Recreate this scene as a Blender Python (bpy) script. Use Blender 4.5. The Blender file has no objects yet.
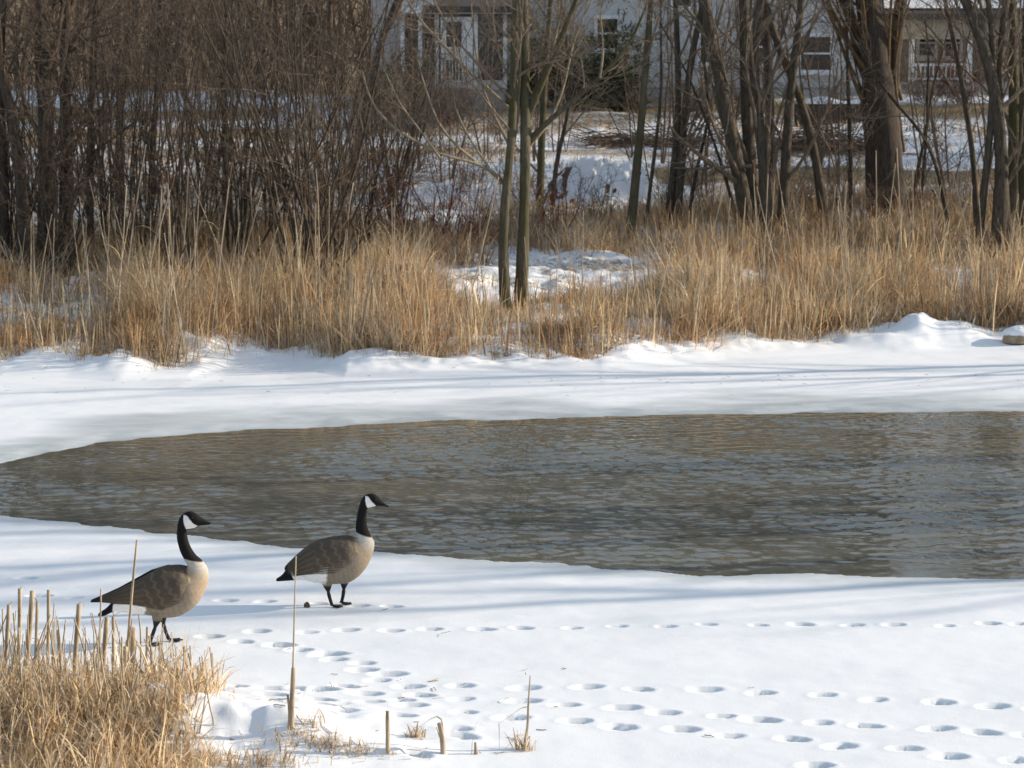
import bpy, math, random
import numpy as np
from mathutils import Vector
from mathutils.kdtree import KDTree

rng = np.random.default_rng(7)
random.seed(7)
scene = bpy.context.scene
COL = scene.collection
R = math.radians

# ------------------------------------------------------------------ camera, sky, sun, exposure
F, CH, PITCH = 2140.0, 3.43, R(7.03)
SUN_AZ, SUN_EL = R(11), R(20)            # azimuth measured from +X (right) towards +Y (away)
cam_d = bpy.data.cameras.new('camera')
cam_d.sensor_width = 36.0
cam_d.lens = F / 1024 * 36.0
cam_d.clip_start, cam_d.clip_end = 0.5, 2000
cam_d.dof.use_dof = True
cam_d.dof.focus_distance = 15.5
cam_d.dof.aperture_fstop = 5.6
cam = bpy.data.objects.new('camera', cam_d)
COL.objects.link(cam)
cam.location = (0, 0, CH)
cam.rotation_euler = (math.pi / 2 - PITCH, 0, 0)
scene.camera = cam

world = bpy.data.worlds.new('World')
scene.world = world
world.use_nodes = True
wn = world.node_tree
sky = wn.nodes.new('ShaderNodeTexSky')
sky.sky_type = 'NISHITA'
sky.sun_disc = False
sky.sun_elevation = SUN_EL
sky.sun_rotation = math.pi / 2 - SUN_AZ
sky.air_density, sky.dust_density, sky.ozone_density = 1.5, 1.8, 1.6
# pale veil mixed over the blue, added to brighten the sky
veil_tc = wn.nodes.new('ShaderNodeTexCoord'); veil_mp = wn.nodes.new('ShaderNodeMapping'); veil_mp.inputs['Scale'].default_value = (1, 1, 3.2)
veil_n = wn.nodes.new('ShaderNodeTexNoise'); veil_n.inputs['Scale'].default_value = 2.2; veil_n.inputs['Detail'].default_value = 5
veil_r = wn.nodes.new('ShaderNodeMapRange'); veil_r.inputs[1].default_value = .32; veil_r.inputs[2].default_value = .62; veil_r.inputs[3].default_value = .35; veil_r.inputs[4].default_value = .85
veil_m = wn.nodes.new('ShaderNodeMix'); veil_m.data_type = 'RGBA'; veil_m.inputs[7].default_value = (3.55, 4.4, 5.55, 1)
wn.links.new(veil_tc.outputs['Generated'], veil_mp.inputs[0]); wn.links.new(veil_mp.outputs[0], veil_n.inputs['Vector']); wn.links.new(veil_n.outputs['Fac'], veil_r.inputs[0])
wn.links.new(veil_r.outputs[0], veil_m.inputs[0]); wn.links.new(sky.outputs[0], veil_m.inputs[6])
wn.links.new(veil_m.outputs[2], wn.nodes['Background'].inputs[0])
wn.nodes['Background'].inputs[1].default_value = 0.11

sd = bpy.data.lights.new('sun', 'SUN')
sd.energy, sd.angle, sd.color = 5.0, R(0.53), (1.0, 0.87, 0.70)
sun = bpy.data.objects.new('sun', sd)
COL.objects.link(sun)
to_sun = Vector((math.cos(SUN_AZ) * math.cos(SUN_EL), math.sin(SUN_AZ) * math.cos(SUN_EL), math.sin(SUN_EL)))
sun.rotation_euler = (-to_sun).to_track_quat('-Z', 'Y').to_euler()
sun.location = to_sun * 100

vs = scene.view_settings
vs.view_transform, vs.look, vs.gamma, vs.use_curve_mapping = 'Standard', 'None', 1.0, False
vs.exposure = 0.44
scene.cycles.max_bounces = 8
scene.cycles.use_denoising = True
scene.cycles.denoising_input_passes = 'RGB_ALBEDO_NORMAL'
scene.cycles.denoising_prefilter = 'ACCURATE'

# ------------------------------------------------------------------ helpers
CP, SP = math.cos(PITCH), math.sin(PITCH)

def ray(px, py):
    a, b = (px - 512) / F, (384 - py) / F
    return np.array([a, CP + b * SP, -SP + b * CP])

def at(px, py, Y):                       # world point on the plane y = Y seen at that pixel
    d = ray(px, py)
    return np.array([0, 0, CH]) + d * (Y / d[1])

def on_plane(px, py, z=0.0):
    d = ray(px, py)
    return np.array([0, 0, CH]) + d * ((z - CH) / d[2])

def smooth(a, b, x):
    t = np.clip((np.asarray(x, float) - a) / (b - a), 0, 1)
    return t * t * (3 - 2 * t)

_perm = rng.random((256, 256))
def vnoise(x, y):                        # value noise 0..1
    x, y = np.asarray(x, float), np.asarray(y, float)
    xi, yi = np.floor(x).astype(int), np.floor(y).astype(int)
    fx, fy = x - xi, y - yi
    fx, fy = fx * fx * (3 - 2 * fx), fy * fy * (3 - 2 * fy)
    g = lambda i, j: _perm[i & 255, j & 255]
    return (g(xi, yi) * (1 - fx) * (1 - fy) + g(xi + 1, yi) * fx * (1 - fy)
            + g(xi, yi + 1) * (1 - fx) * fy + g(xi + 1, yi + 1) * fx * fy)

def fbm(x, y, n=4):
    s, a, t = 0, 0.5, 0
    for k in range(n):
        s = s + a * vnoise(np.asarray(x) * 2 ** k + 17.3 * k, np.asarray(y) * 2 ** k + 9.1 * k)
        t += a; a *= .5
    return s / t

class MB:
    """collects quads / triangles with an optional colour per vertex"""
    def __init__(s): s.v, s.f, s.c, s.n = [], [], [], 0
    def add(s, v, f, c=None):
        v = np.asarray(v, float).reshape(-1, 3)
        s.v.append(v); s.f.append(np.asarray(f, int) + s.n)
        if c is not None: s.c.append(np.broadcast_to(np.asarray(c, float), v.shape))
        s.n += len(v)
    def box(s, a, b):
        (x0, y0, z0), (x1, y1, z1) = a, b
        v = [(x0,y0,z0),(x1,y0,z0),(x1,y1,z0),(x0,y1,z0),(x0,y0,z1),(x1,y0,z1),(x1,y1,z1),(x0,y1,z1)]
        s.add(v, [(0,3,2,1),(4,5,6,7),(0,1,5,4),(1,2,6,5),(2,3,7,6),(3,0,4,7)])
        return s
    def tubes(s, P, Rr, sides=4, c=None, cap=False):
        P = np.asarray(P, float); Rr = np.asarray(Rr, float)
        if P.ndim == 2: P, Rr = P[None], Rr[None]
        if cap:
            P = np.concatenate([P, P[:, -1:]], 1); Rr = np.concatenate([Rr, np.full((len(P), 1), 1e-4)], 1)
        T, N = P.shape[:2]
        t = np.gradient(P, axis=1)
        t /= np.linalg.norm(t, axis=2, keepdims=True) + 1e-9
        if cap: t[:, -1] = t[:, -2]
        m = P[:, -1] - P[:, 0]; m /= np.linalg.norm(m, axis=1, keepdims=True) + 1e-9
        ref = np.where(np.abs(m[:, 2:3]) > .7, np.array([[0.1, 1., 0.]]), np.array([[0., 0.1, 1.]]))[:, None]
        u = np.cross(t, np.broadcast_to(ref, t.shape)); u /= np.linalg.norm(u, axis=2, keepdims=True) + 1e-9
        w = np.cross(t, u)
        a = np.arange(sides) * 2 * math.pi / sides
        V = (P[:, :, None] + Rr[:, :, None, None] * (np.cos(a)[None, None, :, None] * u[:, :, None]
             + np.sin(a)[None, None, :, None] * w[:, :, None]))
        k = np.arange(sides); k2 = (k + 1) % sides
        q = np.stack([k, k2, k2 + sides, k + sides], 1)
        q = q[None, None] + (np.arange(T) * N * sides)[:, None, None, None] + (np.arange(N - 1) * sides)[None, :, None, None]
        cc = None
        if c is not None:
            cc = np.broadcast_to(np.asarray(c, float)[:, None, None, :], V.shape).reshape(-1, 3)
        s.add(V.reshape(-1, 3), q.reshape(-1, 4), cc)
        return s
    def ribbons(s, P, W, side, c):       # P (T,N,3), W (T,N) half widths, side (T,3)
        T, N = P.shape[:2]
        V = np.stack([P - side[:, None] * W[..., None], P + side[:, None] * W[..., None]], 2)
        q = np.array([[0, 1, 3, 2]])[None] + (np.arange(T) * 2 * N)[:, None, None] + (np.arange(N - 1) * 2)[None, :, None]
        s.add(V.reshape(-1, 3), q.reshape(-1, 4), np.broadcast_to(c[:, None, None, :], V.shape).reshape(-1, 3))
        return s
    def mesh(s, name, smooth_shade=True):
        me = bpy.data.meshes.new(name)
        v = np.concatenate(s.v)
        me.vertices.add(len(v)); me.vertices.foreach_set('co', v.astype(np.float32).ravel())
        loops = np.concatenate([f.ravel() for f in s.f]); tot = np.concatenate([np.full(len(f), f.shape[1]) for f in s.f])
        me.loops.add(len(loops)); me.loops.foreach_set('vertex_index', loops.astype(np.int32))
        me.polygons.add(len(tot))
        st = np.concatenate([[0], np.cumsum(tot)[:-1]])
        me.polygons.foreach_set('loop_start', st.astype(np.int32))
        me.update(calc_edges=True)
        me.polygons.foreach_set('use_smooth', np.full(len(tot), smooth_shade))
        if s.c and sum(map(len, s.c)) == len(v): set_col(me, np.concatenate(s.c))
        return me
    def build(s, name, mat, parent=None, loc=(0, 0, 0), smooth_shade=True):
        o = bpy.data.objects.new(name, s.mesh(name, smooth_shade))
        o.data.materials.append(mat)
        COL.objects.link(o)
        if parent is not None: o.parent = parent
        o.location = loc
        return o

def set_col(me, c, name='col'):
    a = me.attributes.new(name, 'FLOAT_COLOR', 'POINT')
    a.data.foreach_set('color', np.concatenate([c, np.ones((len(c), 1))], 1).astype(np.float32).ravel())

def set_f(me, f, name):
    a = me.attributes.new(name, 'FLOAT', 'POINT')
    a.data.foreach_set('value', np.asarray(f, np.float32).ravel())

def tag(o, label=None, cat=None, group=None, kind=None):
    if label: o['label'] = label
    if cat: o['category'] = cat
    if group: o['group'] = group
    if kind: o['kind'] = kind
    return o

def thing(name, label, cat, loc=(0, 0, 0), group=None):
    o = bpy.data.objects.new(name, None)
    o.empty_display_size = .2
    COL.objects.link(o); o.location = loc
    return tag(o, label, cat, group)

# ------------------------------------------------------------------ materials
class NT:
    def __init__(s, name):
        s.m = bpy.data.materials.new(name); s.m.use_nodes = True
        s.t = s.m.node_tree; s.b = s.t.nodes['Principled BSDF']; s.out = s.t.nodes['Material Output']
        s._co = None
    def n(s, kind, **kw):
        nd = s.t.nodes.new(kind)
        for k, v in kw.items(): setattr(nd, k, v)
        return nd
    def link(s, a, b): s.t.links.new(a, b)
    def co(s, scale=(1, 1, 1), kind='Object'):
        mp = s.n('ShaderNodeMapping'); mp.inputs['Scale'].default_value = scale
        tc = s.n('ShaderNodeTexCoord'); s.link(tc.outputs[kind], mp.inputs[0]); return mp.outputs[0]
    def noise(s, scale, detail=4, rough=.6, co=None):
        nd = s.n('ShaderNodeTexNoise'); nd.inputs['Scale'].default_value = scale
        nd.inputs['Detail'].default_value = detail; nd.inputs['Roughness'].default_value = rough
        s.link(co if co is not None else s.co(), nd.inputs['Vector']); return nd.outputs['Fac']
    def ramp(s, fac, stops):
        r = s.n('ShaderNodeValToRGB'); e = r.color_ramp.elements
        while len(e) < len(stops): e.new(.5)
        for el, (p, c) in zip(e, stops):
            el.position = p; el.color = (*c, 1) if len(c) == 3 else c
        s.link(fac, r.inputs[0]); return r.outputs[0]
    def mix(s, fac, a, b, blend='MIX'):
        m = s.n('ShaderNodeMix', data_type='RGBA', blend_type=blend)
        for sock, val in ((m.inputs[0], fac), (m.inputs[6], a), (m.inputs[7], b)):
            if hasattr(val, 'links'): s.link(val, sock)
            elif isinstance(val, (int, float)): sock.default_value = val
            else: sock.default_value = (*val, 1)
        return m.outputs[2]
    def attr(s, name):
        a = s.n('ShaderNodeAttribute', attribute_name=name); return a
    def bump(s, h, strength=.3, dist=.02):
        b = s.n('ShaderNodeBump'); b.inputs['Strength'].default_value = strength; b.inputs['Distance'].default_value = dist
        s.link(h, b.inputs['Height']); s.link(b.outputs[0], s.b.inputs['Normal']); return b
    def base(s, c, rough=.8, spec=.3):
        if hasattr(c, 'links'): s.link(c, s.b.inputs['Base Color'])
        else: s.b.inputs['Base Color'].default_value = (*c, 1)
        s.b.inputs['Roughness'].default_value = rough; s.b.inputs['Specular IOR Level'].default_value = spec
        return s

def simple(name, dark, light, scale=8, rough=.85, bump=.3, spec=.3, stretch=(1, 1, 1)):
    n = NT(name); f = n.noise(scale, 5, .65, n.co(stretch))
    n.base(n.ramp(f, [(.3, dark), (.7, light)]), rough, spec)
    if bump: n.bump(f, bump, .02)
    return n.m

def ground_material():
    n = NT('snow')
    ice, lit = n.attr('ice'), n.attr('litter')  # ice mask also holds the shade tint of the footprints
    big = n.noise(.9, 5, .6, n.co((1, 1.6, 1)))
    sn = n.ramp(big, [(.3, (.71, .73, .765)), (.7, (.765, .78, .80))])
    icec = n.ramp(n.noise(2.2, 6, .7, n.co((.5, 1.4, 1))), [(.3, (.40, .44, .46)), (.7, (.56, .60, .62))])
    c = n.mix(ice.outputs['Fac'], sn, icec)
    c = n.mix(n.attr('wet').outputs['Fac'], c, (.27, .31, .335))
    straw = n.ramp(n.noise(7, 6, .75), [(.25, (.10, .065, .035)), (.5, (.26, .18, .09)), (.75, (.40, .30, .16))])
    edge = n.n('ShaderNodeMath', operation='ADD'); n.link(lit.outputs['Fac'], edge.inputs[0])
    jit = n.n('ShaderNodeMath', operation='MULTIPLY_ADD'); n.link(n.noise(11, 7, .85), jit.inputs[0])
    jit.inputs[1].default_value = 1.5; jit.inputs[2].default_value = -.75
    n.link(jit.outputs[0], edge.inputs[1])
    fac = n.ramp(edge.outputs[0], [(.42, (0, 0, 0)), (.58, (1, 1, 1))])
    c = n.mix(fac, c, straw)
    n.base(c, .62, .25)
    rr = n.n('ShaderNodeMapRange'); n.link(ice.outputs['Fac'], rr.inputs[0])
    rr.inputs[3].default_value = .65; rr.inputs[4].default_value = .33; n.link(rr.outputs[0], n.b.inputs['Roughness'])
    h = n.n('ShaderNodeMath', operation='ADD'); n.link(n.noise(14, 5, .6), h.inputs[0]); n.link(n.noise(70, 3, .6), h.inputs[1])
    n.bump(h.outputs[0], .13, .012)
    return n.m

def water_material():
    n = NT('pond_water'); n.base((.116, .114, .092), .02, .5)
    n.b.inputs['IOR'].default_value = 1.5
    n.bump(n.noise(30, 4, .6, n.co((.5, 1, 1))), .06, .010)
    return n.m

def blade_material(name, trans=.4):
    n = NT(name); c = n.attr('col').outputs['Color']
    n.base(c, .6, .25)
    tr = n.n('ShaderNodeBsdfTranslucent'); n.link(c, tr.inputs[0])
    mx = n.n('ShaderNodeMixShader'); mx.inputs[0].default_value = trans
    n.link(n.b.outputs[0], mx.inputs[1]); n.link(tr.outputs[0], mx.inputs[2]); n.link(mx.outputs[0], n.out.inputs[0])
    return n.m

def bark_material(name, dark, light, moss=None, moss_amt=.5):
    n = NT(name)
    f = n.noise(22, 6, .7, n.co((1, 1, .22)))
    c = n.ramp(f, [(.3, dark), (.68, light)])
    if moss:
        mf = n.ramp(n.noise(2.6, 5, .65, n.co((1, 1, .6))), [(1 - moss_amt - .12, (0, 0, 0)), (1 - moss_amt + .12, (1, 1, 1))])
        c = n.mix(mf, c, moss)
    n.base(c, .9, .15); n.bump(f, 1.0, .03)
    return n.m

M = {}
M['ground'] = ground_material()
M['water'] = water_material()
M['grass'] = blade_material('dry_grass_blades', .48)
M['reed'] = simple('reed_stalk_tan', (.20, .145, .095), (.55, .45, .32), 16, .75, .3, stretch=(2.5, 2.5, .35))
M['reed_leaf'] = blade_material('reed_leaf', .3)
M['seed_head'] = simple('cattail_brown', (.040, .022, .013), (.10, .058, .032), 60, .95)
M['bark_moss'] = bark_material('mossy_bark', (.055, .048, .035), (.17, .145, .10), (.066, .063, .030), .5)
M['bark_grey'] = bark_material('grey_bark', (.03, .026, .021), (.135, .112, .085), (.05, .05, .022), .32)
M['bark_dark'] = bark_material('dark_bark', (.032, .026, .021), (.095, .075, .058), (.05, .05, .022), .25)
M['bark_willow'] = bark_material('willow_bark', (.035, .029, .025), (.105, .085, .07))
M['twig'] = bark_material('twig_bark', (.10, .08, .06), (.28, .22, .165))
M['twig_dark'] = bark_material('dark_twig_bark', (.075, .055, .042), (.215, .155, .112))
M['limb_sunlit'] = bark_material('sunlit_limb_bark', (.14, .115, .08), (.34, .28, .20))  # tan limbs of the twin trunk tree, lightened to look sunlit
M['twig_red'] = bark_material('red_twig_bark', (.09, .025, .02), (.20, .065, .045))
M['twig_willow'] = bark_material('willow_twig_bark', (.09, .06, .033), (.24, .165, .09))
M['rock'] = simple('rock_brown', (.18, .13, .085), (.40, .31, .21), 9)
M['snow_cap'] = simple('snow_cap', (.70, .72, .75), (.77, .78, .80), 5, .6, .3)
M['soil'] = simple('soil_brown', (.055, .040, .028), (.17, .12, .078), 9, .95, .6)

# ------------------------------------------------------------------ the lie of the land
NEAR = [(-95, 492), (-60, 506), (-30, 513), (0, 517), (60, 522), (130, 528), (210, 536), (300, 545), (400, 554), (500, 560), (600, 566),
        (700, 571), (800, 574), (900, 576), (1024, 577), (1300, 579), (1500, 560), (1600, 510)]
FAR = [(-95, 491), (-60, 476), (0, 461), (40, 452), (100, 441), (170, 434), (250, 428), (340, 424), (430, 419), (512, 417), (600, 415),
       (700, 413), (800, 411), (900, 410), (1024, 410), (1200, 411), (1400, 425), (1600, 505)]
nearw = np.array([on_plane(*p)[:2] for p in NEAR]); farw = np.array([on_plane(*p)[:2] for p in FAR])
FRONT = [(-200, 362), (0, 363), (80, 363), (130, 366), (200, 362), (240, 352), (300, 353), (350, 362), (420, 363), (520, 360), (600, 358),
         (660, 352), (720, 346), (800, 342), (850, 339), (900, 336), (950, 337), (1024, 338), (1300, 342)]
frw = np.array([on_plane(px, py, .12)[:2] for px, py in FRONT])

def pond(x, y):                          # > 0 inside the open water, metres from its edge
    e = (fbm(x * 1.3, y * 1.3, 3) - .5) * .34 + (vnoise(x * 5, y * 7) - .5) * .12 + (vnoise(x * 14, y * 14) - .5) * .05
    d = np.minimum(y - np.interp(x, nearw[:, 0], nearw[:, 1]), np.interp(x, farw[:, 0], farw[:, 1]) - y) + e * .8
    return np.minimum(d, np.minimum(x - nearw[0, 0], nearw[-1, 0] - x))

PROF_Y = [-2.2, -1.0, 0, 1.0, 3.2, 6.8, 10, 15, 25, 28, 40, 60, 90, 140, 400]
PROF_Z = [0, .03, .16, .32, .50, .82, 1.2, 1.75, 3.55, 4.1, 4.3, 5.0, 9, 16, 26]
PRINTS = []
def crop(sc, ox, oy, pts): PRINTS.extend([(ox + a / sc, oy + b / sc) for a, b in pts])
crop(2.926, 270, 560, [(110,213),(225,207),(355,209),(470,205),(622,206),(735,201),(885,201),(25,247),(85,264),(180,274),(190,292),(270,303),(270,322),(345,333),(315,352),(405,370),(440,400),(215,373),(140,387),(280,397),(290,430),(75,383),(10,385),(10,415),(15,445),(140,430),(140,455),(210,472),(410,438),(560,368),(562,410),(570,455),(378,475),(545,510),(555,530),(430,590),(745,374),(740,415),(708,470),(930,371),(862,428),(895,476),(380,420)])
crop(2.415, 600, 560, [(42,161),(160,161),(258,156),(383,158),(488,155),(610,156),(710,154),(835,156),(940,151),(1010,152),(95,313),(255,313),(388,321),(540,325),(662,336),(820,342),(950,352),(1060,360),(55,359),(155,370),(297,377),(385,385),(530,391),(645,398),(815,407),(925,418),(1040,424),(47,406),(200,410),(315,424),(465,432),(580,450),(738,458),(845,477),(1005,485),(1090,470),(520,500)])
crop(3.103, 0, 540, [(230,178),(700,190),(800,285),(650,300),(750,315),(870,325),(930,340),(1005,355),(730,465),(840,505),(845,530),(1000,470),(985,515),(990,545),(120,172),(80,117),(690,470)])
crop(5.49, 260, 480, [(540,690),(720,692),(320,678),(30,670)])
prw = np.array([on_plane(*p)[:2] for p in PRINTS])
pr_a = rng.normal(0, .15, len(prw)); pr_s = rng.uniform(.66, .98, len(prw))
HUMPS = [(on_plane(100, 740), 1.5, .7, .22), (on_plane(235, 752), .42, .22, .11), (on_plane(310, 756), .5, .13, .06), (on_plane(180, 735), .35, .2, .09),
         (on_plane(915, 346), .36, .45, .36), (on_plane(958, 346), .4, .4, .2), (on_plane(890, 350), .5, .4, .14), (on_plane(240, 356), .5, .4, .16), (on_plane(165, 362), .7, .4, .14),
         (on_plane(590, 360), .5, .4, .12), (on_plane(380, 362), .35, .4, .12), (on_plane(20, 767), .8, .3, .1)]

def gz(x, y, prints=False):
    x, y = np.asarray(x, float), np.asarray(y, float)
    yf = np.interp(x, frw[:, 0], frw[:, 1])
    sh = (yf - 30.0) * (1 - smooth(33, 45, y))
    s = y - 30.0 - sh
    z = np.interp(s, PROF_Y, PROF_Z)
    rough = smooth(-.9, .5, s) * (1 - .65 * smooth(12, 20, s))
    z = z + rough * ((fbm(x * 1.1 + 5, y * 1.1, 4) - .5) * .42 + (fbm(x * 3.7, y * 3.7 + 3, 2) - .5) * .12)
    z = z + smooth(14, 22, s) * (fbm(x * .25, y * .35) - .5) * .5
    calm = (1 - smooth(-1.5, -.3, s)) * smooth(9, 11, y)
    z = z + calm * ((fbm(x * .5 + 2, y * .9) - .5) * .035 + (fbm(x * 4, y * 4, 3) - .5) * .008)
    z = z + np.interp(y, [-5, 2, 9.8], [2.0, 1.75, 0])
    z = z + smooth(11.5, 18, x) * (1 - smooth(29, 33, y)) * 1.0
    for c, rx, ry, h in HUMPS:
        z = z + h * np.exp(-((x - c[0]) / rx) ** 2 - ((y - c[1]) / ry) ** 2) * (1 + .5 * (fbm(x * 5, y * 5, 3) - .5))
    return z

def hit(px, py, y0=9.0, y1=70.0):        # where the ray through a pixel meets the ground
    d = ray(px, py); o = np.array([0, 0, CH])
    ys = np.arange(y0, y1, .02)
    P = o + d[None] * (ys / d[1])[:, None]
    below = np.nonzero(P[:, 2] <= gz(P[:, 0], P[:, 1]))[0]
    return P[below[0]] if len(below) else P[-1]

def build_ground():
    fx = np.arange(-3.9, 3.9, .022)
    mid = np.arange(3.9, 9, .045)
    out = 9 + np.cumsum(np.geomspace(.08, 30, 32))
    xs = np.concatenate([-out[::-1], -mid[::-1], fx[1:-1], mid, out])
    ys = np.concatenate([np.linspace(-40, 9, 16), np.linspace(9.3, 10.8, 10), np.arange(10.85, 19, .022), np.arange(19, 31.5, .035),
                         np.arange(31.5, 48, .09), np.arange(48, 75, .3), 75 + np.cumsum(np.geomspace(.5, 40, 24))])
    X, Y = np.meshgrid(xs, ys)
    Z = gz(X, Y)
    w = pond(X, Y); print_shade = np.zeros_like(Z)
    Z = Z - .10 * smooth(-.01, .06, w) - .030 * smooth(-.7, .0, w) * (Y > 20.3) - .012 * smooth(-.5, 0, w) * (Y <= 20.3)
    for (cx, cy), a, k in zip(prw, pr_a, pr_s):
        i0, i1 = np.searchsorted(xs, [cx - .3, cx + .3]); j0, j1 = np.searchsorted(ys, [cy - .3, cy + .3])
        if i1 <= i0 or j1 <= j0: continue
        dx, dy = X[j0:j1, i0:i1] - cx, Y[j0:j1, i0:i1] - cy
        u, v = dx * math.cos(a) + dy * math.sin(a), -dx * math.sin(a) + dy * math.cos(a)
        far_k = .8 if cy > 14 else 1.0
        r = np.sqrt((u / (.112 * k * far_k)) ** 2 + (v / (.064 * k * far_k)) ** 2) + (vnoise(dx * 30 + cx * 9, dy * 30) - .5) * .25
        print_shade[j0:j1, i0:i1] = np.maximum(print_shade[j0:j1, i0:i1], .5 * (1 - smooth(.6, .95, r)))  # icy grey tint on print floors, doubling as their shade
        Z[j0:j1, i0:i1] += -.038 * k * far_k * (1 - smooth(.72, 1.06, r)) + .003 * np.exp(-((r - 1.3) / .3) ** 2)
    n, m = X.shape
    V = np.stack([X, Y, Z], -1).reshape(-1, 3)
    i = np.arange(n * m).reshape(n, m)
    q = np.stack([i[:-1, :-1], i[:-1, 1:], i[1:, 1:], i[1:, :-1]], -1).reshape(-1, 4)
    mb = MB(); mb.add(V, q)
    g = mb.build('snow_ground', M['ground'])
    tag(g, kind='structure')
    yf = np.interp(X, frw[:, 0], frw[:, 1])
    far_side = smooth(20, 22, Y + X * -.15)
    nz = fbm(X * .7, Y * 1.5, 3)
    wid = np.where(Y > 21, 2.0 + 1.4 * (1 - smooth(-7, 1, X)), .55)
    ice = (1 - smooth(.3, 1.0, (-w) / wid + (nz - .5) * .9)) * np.where(Y > 21, .95, .55)
    ice = np.where(Y > yf - .8, 0, ice)
    s = Y - yf
    lit = np.where(s > .1, .30 + .22 * smooth(.5, .66, fbm(X * .55 + 3, Y * .8, 3)), 0) * (1 - smooth(7, 12, s))
    lit = lit + smooth(12, 15, s) * (.22 + .34 * smooth(.45, .65, fbm(X * .16 + 8, Y * .7, 3)))
    lit = lit + smooth(0, 1.2, (.25 - np.abs(Y - 47.2 - .05 * X) * .22) * 6) * smooth(5.0, 6.5, X + 3) * .75          # bare strips of lawn
    lit = lit + .7 * np.exp(-((Y - 55.5) / 1.1) ** 2) * (1 - smooth(-7, -5, X)) + .55 * np.exp(-((Y - 52) / .8) ** 2) * (1 - smooth(-6, -4, X))
    lit = lit + smooth(63, 72, Y) + .6 * np.exp(-((Y - 56.3) / 1.0) ** 2) * smooth(-5.5, -4, X)
    lit = lit + .62 * (1 - smooth(-2.2, -1.5, X + .35 * (Y - 11.5) + .25 * (nz - .5))) * (1 - smooth(12.3, 13.1, Y)) * smooth(-6, -4, X)
    set_f(g.data, np.clip(np.maximum(ice, print_shade), 0, 1), 'ice'); set_f(g.data, np.clip(lit, 0, 1.3), 'litter')  # pond ice and painted footprint shade share one mask
    wn_ = fbm(X * 3, Y * 4, 3)
    wet = np.where(Y > 20.3, .85, .55) * np.clip(np.exp(np.minimum(w, 0) / (.10 + .5 * smooth(.4, .75, wn_) * np.where(Y > 20.3, 1, .25))), 0, 1)
    set_f(g.data, wet, 'wet')
    return g
build_ground()

def build_water():
    xs = np.concatenate([np.arange(-6.6, 7.2, .024), np.arange(7.2, 17, .12)]); ys = np.arange(15.2, 26.4, .024)
    X, Y = np.meshgrid(xs, ys); Z = np.zeros_like(X)
    r = np.random.default_rng(3)
    gust = .35 + 1.2 * smooth(.3, .75, fbm(X * .35 + 1, Y * .6, 3))
    for k in range(46):
        L = float(np.exp(r.uniform(math.log(.075), math.log(.30)))); th = r.normal(math.pi / 2, .55)
        kx, ky = math.cos(th) * 2 * math.pi / L, math.sin(th) * 2 * math.pi / L
        Z += L * .0043 * np.sin(kx * X + ky * Y + r.uniform(0, 6.3) + 1.4 * vnoise(X * .8 + k, Y * .8 + 3 * k))
    Wd = pond(X, Y)
    Z = Z * gust * (.15 + .85 * smooth(0, .9, Wd)) - .026 - .1 * (1 - smooth(-.25, -.05, Wd))
    i = np.arange(X.size).reshape(X.shape)
    mb = MB(); mb.add(np.stack([X, Y, Z], -1), np.stack([i[:-1, :-1], i[:-1, 1:], i[1:, 1:], i[1:, :-1]], -1).reshape(-1, 4))
    tag(mb.build('pond_water', M['water']), kind='structure')
build_water()

# ------------------------------------------------------------------ houses
def siding(name, c0, c1):
    n = NT(name)
    w = n.n('ShaderNodeTexWave', wave_type='BANDS', bands_direction='Z', wave_profile='SAW')
    w.inputs['Scale'].default_value = 1.15
    n.link(n.co(), w.inputs['Vector'])
    n.base(n.ramp(n.noise(3, 4), [(.3, c0), (.7, c1)]), .7, .3)
    n.bump(w.outputs['Fac'], .7, .02)
    return n.m
M['siding'] = siding('white_siding', (.50, .50, .495), (.60, .60, .59))
M['siding_tan'] = siding('tan_siding', (.30, .26, .20), (.40, .35, .27))
M['white_paint'] = simple('white_paint', (.70, .70, .69), (.80, .80, .79), 5, .6, .05)
M['glass'] = NT('window_glass').base((.03, .028, .025), .08, .6).m
M['curtain'] = simple('curtain_brown', (.045, .032, .026), (.10, .07, .052), 3, .35)
M['shingle'] = simple('roof_shingle', (.04, .038, .038), (.09, .085, .08), 14, .9, .5, stretch=(1, 3, 1))
M['foundation'] = simple('foundation_grey', (.34, .34, .33), (.48, .47, .45), 7, .9)
M['step'] = simple('step_grey', (.2, .19, .18), (.32, .3, .28), 7, .9)

def prism(mb, pts, y0, y1):              # polygon in x,z pushed from y0 to y1 (convex)
    k = len(pts)
    v = [(x, y0, z) for x, z in pts] + [(x, y1, z) for x, z in pts]
    mb.add(v, [(i, (i + 1) % k, (i + 1) % k + k, i + k) for i in range(k)])
    if k == 4: mb.add(v, [(3, 2, 1, 0), (4, 5, 6, 7)])
    elif k == 3: mb.add(v, [(2, 1, 0), (3, 4, 5)])
    return mb

def X_(px, Y): return float(at(px, 100, Y)[0])
def Z_(py, Y): return float(at(512, py, Y)[2])

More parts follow.
